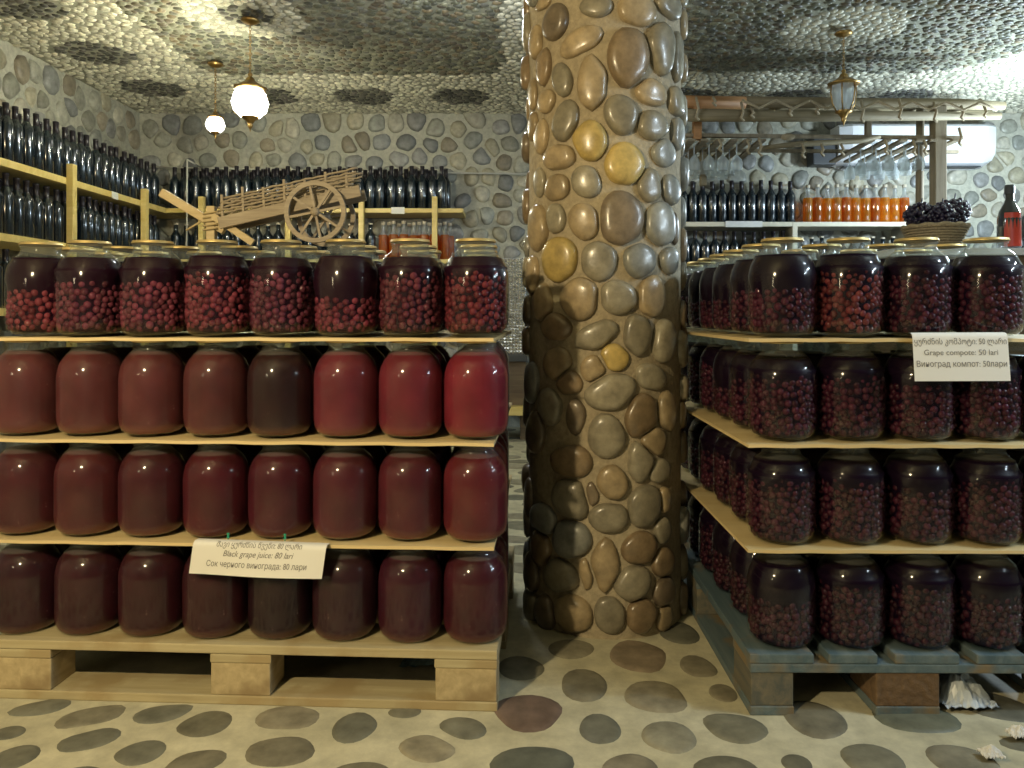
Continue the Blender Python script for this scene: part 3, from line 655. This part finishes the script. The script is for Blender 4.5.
# yellow shelving in the left corner
SD = 0.34      # shelf depth
shelf = empty('bottle_shelving', (X0, Y1, 0)); shelf2 = empty('bottle_shelving', (X0, Y1, 0))
def sb(name, x0, x1, y0, y1, z0, z1, shelf=shelf, m=M['yellow']):
    b = MB(); cx, cy = (x0 + x1) / 2, (y0 + y1) / 2; b.box(x0 - cx, x1 - cx, y0 - cy, y1 - cy, z0, z1, 0, None, 0.003)
    return b.build(name, m, shelf, (cx - X0, cy - Y1, 0))
for zt in (1.71, 1.325, 0.94, 0.55):
    sb('shelf_board', X0 + 0.05, X0 + 0.05 + SD, 2.6, Y1 - 0.06, zt - 0.04, zt)
    sb('shelf_board', X0 + 0.05 + SD + 0.001, -0.37, Y1 - 0.06 - SD, Y1 - 0.06, zt - 0.035, zt - 0.002, shelf2)
for yy in (2.7, 3.6, 4.5, 5.4): sb('post', X0 + 0.05 + SD + 0.001, X0 + 0.09 + SD, yy, yy + 0.045, 0, 1.79)
for xx in (-2.35, -1.7, -1.15, -0.60): sb('post', xx, xx + 0.04, Y1 - 0.105 - SD, Y1 - 0.061 - SD, 0, 1.79, shelf2)
tag(shelf, 'yellow pine shelving full of bottles running along the left wall', 'shelf')
tag(shelf2, 'yellow pine shelving on the back wall behind the model cart', 'shelf')
cardx = [(-0.86, Y1 - 0.064 - SD, 1.665), (-2.608, 5.05, 1.665)]
for i, (cx, cy, cz) in enumerate(cardx):
    b = MB()
    if i == 0: b.box(-0.05, 0.05, -0.002, 0, 0, 0.05)
    else: b.box(0, 0.002, -0.04, 0.04, 0, 0.045)
    tag(b.build('price_card', M['paper'], None, (cx, cy, cz)), ['small white price card on the back wall run of the yellow shelf', 'small white price card on the left wall run of the yellow shelf'][i], 'card')
LINE = ['front', 'second', 'rear']
def bay(y): return 'left of the nearer post' if y < 4.5 else ('between both posts' if y < 5.4 else 'past the farther post')
def near_cart(x): return 'behind the cart' if -2.25 < x < -0.98 else ('left of the cart' if x < -1.5 else 'right of the cart')
for r in range(2):
    for k in range(32):
        y = 3.35 + k * 0.088
        if y > 5.75: break
        bottle('dark', X0 + 0.33 - r * 0.10 + rnd.uniform(-.01, .01), y + rnd.uniform(-.008, .008), 1.71, f'dark wine bottle on upper left wall shelf, {LINE[r]} line, {bay(y)}', f'upper left wall shelf bottles, {LINE[r]} line, {bay(y)}')
        bottle('dark', X0 + 0.33 - r * 0.10 + rnd.uniform(-.01, .01), y + rnd.uniform(-.008, .008), 1.325, f'dark wine bottle on lower left wall shelf, {LINE[r]} line, {bay(y)}', f'lower left wall shelf bottles, {LINE[r]} line, {bay(y)}')
for k in range(9): bottle('dark', X0 + 0.33, 3.35 + k * 0.088, 0.94, 'dark wine bottle on the third yellow shelf down at the left edge', 'wine bottles on the third left wall shelf')
for r in range(3):
    for k in range(28):
        x = -2.56 + k * 0.078 + r * 0.02
        if x > -0.46: break
        if r == 2 and x > -0.62: break
        bottle('dark', x + rnd.uniform(-.006, .006), Y1 - 0.35 + r * 0.095, 1.708, f'dark wine bottle on upper back wall shelf, {LINE[r]} line, {near_cart(x)}', f'upper back wall shelf bottles, {LINE[r]} line, {near_cart(x)}')
for k in range(23):
    x = -2.56 + k * 0.078
    if x > -1.02: break
    if True: bottle('cap', x, Y1 - 0.34, 1.323, 'dark bottle with a pale cap on the lower yellow shelf along the back wall', 'pale capped bottles on the lower back wall shelf')
for r in range(2):
    for k in range(7):
        x = -0.98 + k * 0.078 + r * 0.03
        bottle('brown', x, Y1 - 0.34 + r * 0.09, 1.323, 'amber spirit bottle with a pale cap on the lower yellow shelf', 'amber bottles on the lower yellow shelf')
# cream shelving on the right half of the back wall
rshelf = empty('cream_shelving', (1.3, Y1, 0))
def rb(name, x0, x1, y0, y1, z0, z1, m=M['shelf_white']):
    b = MB(); cx, cy = (x0 + x1) / 2, (y0 + y1) / 2; b.box(x0 - cx, x1 - cx, y0 - cy, y1 - cy, z0, z1, 0, None, 0.003); return b.build(name, m, rshelf, (cx - 1.3, cy - Y1, 0))
for zt in (1.61, 1.225, 0.84, 0.45): rb('shelf_board', 1.28, 3.02, Y1 - 0.36, Y1 - 0.06, zt - 0.035, zt)
for xx in (1.24, 2.13, 3.021): rb('upright', xx, xx + 0.038, Y1 - 0.362, Y1 - 0.06, 0, 1.608)
tag(rshelf, 'cream painted shelving against the back wall right of the column', 'shelf')
b = MB(); b.box(-0.14, 0.14, -0.002, 0, 0, 0.045); tag(b.build('price_strip', M['paper'], None, (1.76, Y1 - 0.363, 1.57)), 'pale price strip on the front edge of the cream shelf', 'card')
for r in range(2):
    for k in range(12):
        bottle('dark', 1.31 + k * 0.075 + r * 0.03, Y1 - 0.30 + r * 0.09, 1.61, f'dark wine bottle on the top board of the cream shelving, {LINE[r]} line', f'wine bottles on top of the cream shelving, {LINE[r]} line')
for k in range(11): bottle('dark', 1.33 + k * 0.075, Y1 - 0.30, 1.225, 'dark wine bottle on the second board of the cream shelving', 'wine bottles on the second cream board')
for k in range(11):
    bottle('amber' if k % 3 != 1 else 'brown', 2.27 + k * 0.074, Y1 - 0.30, 1.61, ('bright golden' if k % 3 != 1 else 'dark orange') + ' spirit bottle on the top board of the cream shelving', ('golden' if k % 3 != 1 else 'dark orange') + ' bottles on top of the cream shelving')
for k in range(10): bottle('cap', 2.22 + k * 0.078, Y1 - 0.30, 1.225, 'dark bottle with a pale cap on the second board of the cream shelving', 'pale capped bottles on the second cream board')

# ------------------------------------------------------------------ model ox cart on the left stack
cart = empty('model_ox_cart', (-0.5, 2.0, 1.0885)); CS = 2.0 / F
def cp(px, py, y=0.0): return ((px - 512) * CS + 0.5, y, (242.5 - py) * CS)
wc = cp(321, 212)
for sy, nm in ((-0.058, 0), (0.058, 1)):
    b = MB(); n = 40; r0, r1, t = 0.0665, 0.078, 0.006; vs = []; fs = []
    for k in range(n):
        a = 2 * PI * k / n
        for r_, yy in ((r0, -t), (r1, -t), (r1, t), (r0, t)): vs.append((r_ * math.cos(a), yy, r_ * math.sin(a)))
    for k in range(n):
        k2 = (k + 1) % n
        for q in range(4): q2 = (q + 1) % 4; fs.append((k * 4 + q, k * 4 + q2, k2 * 4 + q2, k2 * 4 + q))
    b.add(vs, fs)
    wh = b.build('wheel', M['cartwood'], cart, (wc[0], sy, wc[2]))
    for k in range(8):
        a = 2 * PI * k / 8 + 0.2; s_ = MB(); s_.bar((0.008 * math.cos(a), 0, 0.008 * math.sin(a)), (0.068 * math.cos(a), 0, 0.068 * math.sin(a)), 0.006, 0.0062); s_.build('spoke', M['cartwood'], wh)
    h_ = MB(); h_.lathe([(0.001, -0.012), (0.009, -0.012), (0.012, -0.004), (0.012, 0.004), (0.009, 0.012), (0.001, 0.012)], 16, M4=Matrix.Rotation(PI / 2, 4, 'X')); h_.build('hub', M['cartwood'], wh)
b = MB(); b.tube([(wc[0], -0.068, wc[2]), (wc[0], 0.068, wc[2])], 0.0045, 10); b.build('axle', M['cartwood'], cart)
for sy in (-0.036, 0.036):
    b = MB(); b.bar(cp(224, 222, sy), cp(363, 190, sy), 0.008, 0.030, 0, 0.002); b.build('side_beam', M['cartwood'], cart)
    rods = MB()
    for k in range(6):
        pts = []
        for i in range(25):
            t = i / 24; x0 = 222 + (355 - 222) * t + k; y0 = (213 - 26 * t) - k * (3.0 + 0.9 * t) + rnd.uniform(-.5, .5)
            pts.append(cp(x0, y0, sy + 0.0035 * (1 if (i + k) % 2 else -1)))
        rods.tube(pts, 0.0030, 6)
    rods.build('woven_side', M['cartwood'], cart)
    for i in range(7):
        t = i / 6; b = MB(); xx = 228 + 122 * t; b.bar(cp(xx, 216 - 28 * t, sy), cp(xx - 1, 194 - 22 * t - (4 if i % 2 else 0), sy), 0.006, 0.006); b.build('stake', M['cartwood'], cart)
b = MB(); b.bar(cp(226, 220), cp(360, 188), 0.066, 0.006); b.build('cart_bed', M['cartwood'], cart)
b = MB(); b.bar(cp(163, 190, -0.008), cp(226, 228, -0.008), 0.018, 0.022, 0, 0.002); b.build('draught_pole', M['cartlight'], cart)
b = MB(); b.bar(cp(216, 214, -0.02), cp(256, 241, -0.02), 0.012, 0.018, 0, 0.002); b.build('rest_leg', M['cartlight'], cart)
b = MB(); b.bar(cp(213, 241, -0.008), cp(213, 204, -0.008), 0.022, 0.022, 0, 0.002)
for k in range(5): b.tube([cp(206, 212 + k * 4, -0.020), cp(220, 210 + k * 4, -0.024), cp(221, 211 + k * 4, 0.010), cp(206, 213 + k * 4, 0.006)], 0.0028, 6)
b.build('front_support', M['cartlight'], cart)
b = MB(); b.tube([cp(188, 228, -0.012), cp(205, 218, -0.012)], 0.0025, 6); b.build('peg', M['cartlight'], cart)
tag(cart, 'small wooden model ox cart with spoked wheels and woven sides on the jar lids', 'model cart')

# ------------------------------------------------------------------ hanging lanterns
def lantern(x, y, ztop, zglass, lit, label, sc=1.0):
    root = empty('hanging_lantern', (x, y, H - 0.02))
    dz = zglass - (H - 0.02)      # centre of the glass
    b = MB(); b.lathe([(0.001, 0.0), (0.045, -0.002), (0.05, -0.012), (0.035, -0.022), (0.012, -0.03), (0.001, -0.032)], 20); b.build('ceiling_rose', M['brass'], root)
    b = MB(); zz = -0.03; k = 0
    top = dz + 0.16 * sc
    while zz > top:
        n = 10; pts = [((0.006 * math.cos(2 * PI * i / n)) * (1 if k % 2 else 0), (0.006 * math.cos(2 * PI * i / n)) * (0 if k % 2 else 1), zz - 0.009 + 0.011 * math.sin(2 * PI * i / n)) for i in range(n + 1)]
        b.tube(pts, 0.0016, 5, caps=False); zz -= 0.017; k += 1
    b.build('chain', M['brass'], root)
    T_ = Matrix.Translation((0, 0, dz)) @ Matrix.Scale(sc, 4)
    b = MB(); b.lathe([(0.001, 0.165), (0.010, 0.160), (0.014, 0.150), (0.008, 0.142), (0.022, 0.132), (0.026, 0.122), (0.030, 0.116), (0.045, 0.105), (0.066, 0.092), (0.090, 0.083), (0.092, 0.075), (0.070, 0.070), (0.001, 0.070)], 8, M4=T_)
    b.build('lantern_crown', M['brass'], root)
    b = MB()
    b.lathe([(0.068, 0.070), (0.072, 0.030), (0.062, -0.030), (0.040, -0.078)], 6, M4=T_)
    g = b.build('glass_shade', M['lit_glass'] if lit else M['glass_clear'], root)
    if lit:
        b = MB(); b.lathe([(0.066, 0.07), (0.085, 0.045), (0.098, 0.0), (0.085, -0.045), (0.05, -0.078)], 24, M4=T_); g.data = b.mesh('glass_shade', [M['lit_glass']])
    for k in range(6):
        a = 2 * PI * k / 6; c, s_ = math.cos(a), math.sin(a); b = MB()
        rr = ((0.069, 0.070), (0.073, 0.030), (0.063, -0.030), (0.041, -0.078)) if not lit else ((0.068, 0.07), (0.087, 0.045), (0.100, 0.0), (0.087, -0.045), (0.052, -0.078))
        b.tube([T_ @ Vector((r_ * c, r_ * s_, z_)) for r_, z_ in rr], 0.004 * sc if not lit else 0.002 * sc, 6); b.build('rib', M['brass'], root)
    b = MB(); b.lathe([(0.045, -0.074), (0.046, -0.084), (0.026, -0.094), (0.018, -0.108), (0.012, -0.116), (0.016, -0.124), (0.010, -0.134), (0.004, -0.142), (0.001, -0.160)], 12, M4=T_); b.build('finial', M['brass'], root)
    if not lit:
        b = MB(); b.lathe([(0.001, 0.02), (0.018, 0.01), (0.022, -0.01), (0.012, -0.03), (0.010, -0.05), (0.001, -0.05)], 14, M4=T_ @ Matrix.Translation((0, 0, 0.02))); b.build('bulb', M['white_plastic'], root)
    return tag(root, label, 'lantern')
lantern(-1.42, 4.17, 0, 2.055, True, 'big glowing lantern on a chain at the upper left, in front of its smaller neighbour', 1.0)
lantern(-1.89, 4.9, 0, 2.115, True, 'smaller glowing lantern further back near the left wall', 0.6)
lantern(1.88, 4.36, 0, 2.135, False, 'unlit brass and glass lantern hanging on the right', 1.0)

# ------------------------------------------------------------------ pergola with glass rack
PY = 4.75
def pp(px, py, y=PY): return Vector(((px - 512) / F * y, y, EYE - (py - HOR) / F * y))
pg = empty('bar_pergola', (2.0, PY, 0)); off = Vector((2.0, PY, 0))
def part(name, fn, m, root=pg, o_=off):
    b = MB(); fn(b); b.v = [tuple(Vector(v) - o_) for v in b.v]; return b.build(name, m, root)
part('beam', lambda b: b.tube([pp(640, 101), pp(745, 103)], 0.040, 12), M['log_orange'])
part('beam', lambda b: b.tube([pp(745, 102), pp(850, 103), pp(960, 104), pp(1004, 106)], [0.036, 0.032, 0.034, 0.026], 12), M['log'])
part('beam', lambda b: b.tube([pp(640, 115, 4.62), pp(800, 116, 4.62), pp(1000, 116, 4.62)], [0.040, 0.036, 0.022], 12), M['log'])
part('beam', lambda b: b.tube([pp(640, 108, 5.4), pp(850, 111, 5.4), pp(990, 115, 5.4)], 0.035, 12), M['log'])
for px in (697, 790, 868, 936, 985): part('cross_pole', lambda b, px=px: b.tube([Vector((pp(px, 105).x, 4.80, 2.235)), Vector((pp(px, 105).x, 5.45, 2.285))], 0.020, 10), M['log'])
part('post', lambda b: b.box(pp(932, 0).x, pp(944, 0).x, PY - 0.035, PY + 0.035, 1.281, 2.19, 0, None, 0.006), M['post'])
part('post', lambda b: b.tube([(pp(927, 0).x, PY + 0.09, 1.281), (pp(928, 0).x, PY + 0.09, 2.20)], 0.024, 10), M['post'])
part('post', lambda b: b.box(pp(640, 0).x, pp(652, 0).x, PY - 0.035, PY + 0.035, 0.0, 2.2, 0, None, 0.006), M['log_orange'])
part('hanger', lambda b: b.bar(pp(697, 100), pp(697, 140), 0.05, 0.05, 0, 0.005), M['log_orange'])
part('hanger', lambda b: b.bar(pp(868, 110), pp(868, 138), 0.035, 0.035, 0, 0.005), M['post'])
part('hanger', lambda b: b.bar(pp(703, 138, 5.0), pp(703, 186, 5.0), 0.04, 0.04, 0, 0.005), M['log'])
part('rail', lambda b: b.bar(pp(640, 135), pp(962, 138), 0.03, 0.022, 0, 0.003), M['post'])
part('rail', lambda b: b.bar(pp(640, 150, 5.25), pp(958, 152, 5.25), 0.03, 0.022, 0, 0.003), M['post'])
part('branch', lambda b: b.tube([pp(760, 148, 4.6), pp(800, 144, 4.62), pp(860, 141, 4.66), pp(880, 137, 4.7)], [0.012, 0.018, 0.016, 0.01], 8), M['log'])
RACKX = [690, 703, 718, 732, 746, 760, 868, 884, 900, 916, 930, 952]
for px in RACKX: part('rack_slat', lambda b, px=px: b.bar(Vector((pp(px, 140).x, 4.70, 1.975)), Vector((pp(px, 140).x, 5.28, 1.955)), 0.045, 0.014, 0, 0.002), M['post'])
def rope_zig(b):
    x = 742; up = True; pts = []
    while x < 1000: pts.append(pp(x, (100 if up else 108) + (x - 742) * 0.01, 4.55)); x += 17; up = not up
    b.tube(pts, 0.009, 6)
part('rope', rope_zig, M['rope'])
for px, y0, y1 in ((697, 97, 120), (714, 97, 106), (742, 102, 121), (752, 108, 118), (790, 107, 116), (817, 105, 114), (862, 100, 122), (900, 99, 120), (935, 102, 122), (962, 106, 120), (985, 106, 118), (720, 139, 152), (748, 139, 154), (760, 138, 156), (803, 143, 158), (822, 144, 156), (842, 144, 155), (886, 140, 154), (914, 140, 155), (925, 140, 154), (960, 128, 146)):
    part('rope_tie', lambda b, px=px, y0=y0, y1=y1: b.tube([pp(px - 1, y0, 4.57), pp(px + 1.5, (y0 + y1) / 2, 4.55), pp(px - 1, y1 - 3, 4.56), pp(px + 2, y1, 4.57)], 0.008, 6), M['rope'])
part('rope_knot', lambda b: b.ball(pp(788, 137, 4.68), 0.022, 0, 2, (2.0, 1, 1)), M['rope'])
tag(pg, 'rustic log pergola lashed with rope above the bar at the right', 'pergola')
# wine glasses hanging upside down from the rack
gm = MB(); gm.lathe([(0.034, 0.0), (0.033, -0.003), (0.005, -0.006), (0.004, -0.012), (0.004, -0.075), (0.012, -0.085), (0.030, -0.105), (0.037, -0.130), (0.034, -0.160), (0.030, -0.175)], 18)
GM = gm.mesh('wine_glass', [M['glass_clear']])
for i, px in enumerate((696, 711, 725, 739, 876, 892, 908, 923)):
    for k in range(3):
        side = 'left group, behind the column edge' if px < 800 else 'right group, beside the post'
        tag(link('wine_glass', GM, None, (pp(px, 0).x, 4.80 + k * 0.16, 1.980)), f'clear wine glass hanging upside down from the pergola rack, {side}', 'wine glass', 'hanging wine glasses, ' + side)

# bar counter, basket of grapes, bottles
ct = empty('bar_counter', (2.9, 4.75, 0))
b = MB(); b.box(-0.75, 1.0, -0.45, 0.25, 1.240, 1.280, 0, None, 0.004); b.build('counter_top', M['white_plastic'], ct)
b = MB(); b.box(-0.72, 0.97, -0.40, 0.22, 0, 1.239, 0, None, 0.003); b.build('counter_body', M['dark_wood'], ct)
tag(ct, 'tall bar counter with a white top behind the right stack', 'counter')
bk = empty('wicker_basket', (2.475, 4.50, 1.281))
b = MB()
for k in range(9):
    z = 0.01 + k * 0.015; r = 0.115 + 0.055 * k / 8; pts = []
    for i in range(49): a = 2 * PI * i / 48; q = r + 0.004 * (1 if (i + k) % 2 else -1); pts.append((q * math.cos(a), q * math.sin(a), z))
    b.tube(pts, 0.0075, 6, caps=False)
b.lathe([(0.001, 0.003), (0.11, 0.003), (0.165, 0.13), (0.160, 0.13), (0.105, 0.01), (0.001, 0.01)], 24); b.build('basket', M['wicker'], bk)
b = MB(); pts = [(0.17 * math.cos(2 * PI * i / 48), 0.17 * math.sin(2 * PI * i / 48), 0.137 + 0.004 * math.sin(i * 1.5)) for i in range(49)]; b.tube(pts, 0.012, 8, caps=False); b.build('rim', M['wicker'], bk)
tag(bk, 'round wicker basket heaped with black grapes on the bar counter', 'basket')
def bunch(cx, cy, cz, n, sx, sy, sz, label):
    b = MB(); r_ = random.Random(int(cx * 1000)); pts = []; t = 0
    while len(pts) < n and t < 4000:
        t += 1; d = Vector((r_.gauss(0, 1), r_.gauss(0, 1), r_.gauss(0, 1))).normalized() * r_.uniform(0.75, 1.0); p = Vector((d.x * sx, d.y * sy, d.z * sz))
        if any((p - q).length < 0.019 for q in pts): continue
        pts.append(p); b.ball(p, r_.uniform(0.0125, 0.0155), 0, 2)
    b.tube([(0, 0, sz * 0.5), (0.01, 0, sz + 0.03)], 0.004, 6)
    tag(b.build('grape_bunch', M['blackgrape'], None, (cx, cy, cz)), label, 'grapes', 'bunches of black grapes in the basket')
bunch(2.385, 4.49, 1.485, 110, 0.085, 0.085, 0.07, 'bunch of black grapes at the left side of the wicker basket')
bunch(2.49, 4.46, 1.475, 110, 0.07, 0.07, 0.075, 'bunch of black grapes in the middle of the wicker basket')
bunch(2.585, 4.50, 1.50, 120, 0.085, 0.09, 0.085, 'bunch of black grapes at the right side of the wicker basket')
def decanter(x, y, h, label, red):
    b = MB(); k = h / 0.34
    b.lathe([(0.001, 0), (0.055 * k, 0), (0.060 * k, 0.01), (0.058 * k, 0.16 * k), (0.050 * k, 0.20 * k), (0.028 * k, 0.245 * k), (0.020 * k, 0.265 * k), (0.020 * k, 0.30 * k)], 20)
    o = b.build('wide_bottle', M['grey_glass'], None, (x, y, 1.281)); b = MB(); b.lathe([(0.024 * k, 0.292 * k), (0.025 * k, 0.325 * k), (0.022 * k, 0.34 * k), (0.001, 0.34 * k)], 16); b.build('stopper', M['dark_plastic'], o)
    if red:
        b = MB(); n = 12; vs = []; fs = []
        for i in range(n + 1):
            a = -PI / 2 - 0.25 + (-0.75 + 1.5 * i / n)
            for z in (0.012 * k, 0.19 * k): rr = 0.0612 * k if z < 0.1 else 0.0565 * k; vs.append((rr * math.cos(a), rr * math.sin(a), z))
        for i in range(n): fs.append((i * 2, i * 2 + 2, i * 2 + 3, i * 2 + 1))
        b.add(vs, fs, 0, True); q = b.build('red_label', M['red_label'], o); q['label'] = 'tall bright red label'
    tag(o, label, 'bottle')
decanter(2.86, 4.42, 0.37, 'wide smoky bottle with a red label on the bar counter at the right edge', True)
decanter(3.01, 4.45, 0.33, 'dark wide bottle cut by the right edge of the picture', False)

# air conditioner on the back wall
ac = empty('air_conditioner', (3.0, Y1 - 0.05, 2.10))
def acp(px, py, y=5.93): return ((px - 512) / F * y, EYE - (py - HOR) / F * y)
x0, zb = acp(842, 165); x1, zt = acp(1000, 123)
b = MB(); prof = [(0, 0), (-0.05, 0.0), (-0.15, 0.03), (-0.20, 0.09), (-0.215, 0.16), (-0.215, zt - zb - 0.02), (-0.19, zt - zb), (0, zt - zb)]
n = 14; vs = []; fs = []
for i in range(n + 1):
    t = i / n; xx = x0 + (x1 - x0) * t; e = max(0, abs(t - 0.5) * 2 - 0.90) / 0.10; k = math.sqrt(max(0, 1 - e * e * 0.75))
    for py_, pz_ in prof: vs.append((xx - 3.0, py_ * (0.6 + 0.4 * k), (pz_ if pz_ > 0.12 else 0.12 - (0.12 - pz_) * (0.45 + 0.55 * k)) + zb - 2.10))
m_ = len(prof)
for i in range(n):
    for q in range(m_): a = i * m_ + q; a2 = i * m_ + (q + 1) % m_; fs.append((a, a2, a2 + m_, a + m_))
fs.append(tuple(range(m_))[::-1]); fs.append(tuple(n * m_ + q for q in range(m_)))
b.add(vs, fs, 0, False); b.build('housing', M['white_plastic'], ac)
b = MB(); b.bar((x0 - 3.0 + 0.05, -0.10, zb - 2.10 + 0.004), (x1 - 3.0 - 0.10, -0.10, zb - 2.10 + 0.004), 0.09, 0.008); b.build('louvre', M['dark_plastic'], ac)
b = MB(); b.box(-0.09, 0.09, -0.14, 0, -0.22, 0.0, 0, None, 0.01); b.build('shaded_end', M['dark_plastic'], ac, (x0 - 3.0 - 0.10, 0, zb - 2.10 + 0.24))  # dark block standing in for the shaded left end of the housing
tag(ac, 'long white air conditioner mounted high on the back wall behind the pergola', 'air conditioner')

# steel cabinet seen between the left stack and the column
cb = empty('steel_cabinet', (-0.11, 5.70, 0))
b = MB(); b.box(-0.23, 0.21, -0.20, 0.20, 0.62, 1.31, 0, None, 0.004)
for i in range(19):
    for j in range(30):
        x_, z_ = -0.225 + i * 0.0227, 0.626 + j * 0.0227; q_ = 0.0225
        b.add([(x_, -0.2005, z_), (x_ + q_, -0.2005, z_), (x_ + q_, -0.2005, z_ + q_), (x_, -0.2005, z_ + q_), (x_ + q_ / 2 + rnd.uniform(-.002, .002), -0.206, z_ + q_ / 2 + rnd.uniform(-.002, .002))], [(0, 1, 4), (1, 2, 4), (2, 3, 4), (3, 0, 4)])
b.build('steel_panel', M['steel'], cb)
b = MB(); b.box(-0.235, 0.22, -0.22, 0.20, 0.57, 0.619, 0, None, 0.004); b.build('ledge', M['dark_plastic'], cb)
b = MB(); b.box(-0.23, 0.21, -0.18, 0.20, 0.255, 0.569, 0, None, 0.003); b.build('base', M['dark_wood'], cb)
b = MB(); b.box(-0.25, 0.26, -0.26, 0.20, 0.19, 0.254, 0, None, 0.004); b.build('plinth', M['yellow'], cb)
for xx in (-0.22, 0.17): b = MB(); b.box(xx, xx + 0.06, -0.15, 0.15, 0, 0.189); b.build('foot', M['dark_wood'], cb)
tag(cb, 'cabinet with a quilted steel panel seen in the gap between left stack and column', 'cabinet')

# cable along the back wall and its drop
b = MB(); b.tube([(-2.9, Y1 - 0.09, 2.08), (-2.2, Y1 - 0.1, 2.06), (-1.2, Y1 - 0.1, 2.04), (0.2, Y1 - 0.1, 2.02)], 0.006, 6)
b.tube([(-2.42, Y1 - 0.47, 2.06), (-2.42, Y1 - 0.48, 1.4)], 0.006, 6); b.tube([(-2.42, Y1 - 0.47, 2.06), (-2.45, Y1 - 0.1, 2.065)], 0.006, 6)
tag(b.build('cable', M['cable'], None), 'thin pale cable strung along the back wall above the bottles', 'cable')

# crumpled plastic and cloth under the pallets
def crumple(name, cx, cy, sx, sy, hz, m, label, cat, seed, pts=None):
    r_ = random.Random(seed); n = 14; vs = []; fs = []; ph = [r_.uniform(0, 6) for _ in range(6)]
    for t in (0, 1):
        for j in range(n + 1):
            for i in range(n + 1):
                u, v = i / n * 2 - 1, j / n * 2 - 1
                rad = 1 - 0.12 * abs(math.sin(3 * math.atan2(v, u) + ph[0]))
                z = hz * max(0, 1 - (u * u + v * v) * 0.95) * (0.75 + 0.3 * math.sin(u * 5 + ph[1]) * math.cos(v * 4 + ph[2])) + 0.006 * abs(math.sin(u * 9 + v * 7 + ph[3]))
                vs.append((u * sx * rad, v * sy * rad, max(z, 0.0) + 0.001 + (0.0015 if t else 0)))
    q = (n + 1) ** 2
    for j in range(n):
        for i in range(n): a = j * (n + 1) + i; fs.append((q + a, q + a + 1, q + a + n + 2, q + a + n + 1)); fs.append((a, a + n + 1, a + n + 2, a + 1))
    b = MB(); b.add(vs, fs, 0, False); tag(b.build(name, m, None, (cx, cy, 0.010)), label, cat)
crumple('plastic_bag', 1.050, 1.82, 0.065, 0.08, 0.070, M['plastic_bag'], 'crumpled translucent plastic bag on the floor under the right pallet', 'bag', 3)
crumple('folded_sheet', -0.20, 2.02, 0.09, 0.07, 0.055, M['blue_cloth'], 'blue grey plastic sheet lying under the left pallet', 'sheet', 5)
crumple('paper_scrap', 0.975, 1.565, 0.022, 0.016, 0.018, M['white_plastic'], 'white paper scrap on the floor at the bottom right, left one of two', 'scrap', 9)
crumple('paper_scrap', 1.08, 1.64, 0.022, 0.016, 0.018, M['white_plastic'], 'white paper scrap on the floor at the bottom right corner, right one of two', 'scrap', 12)
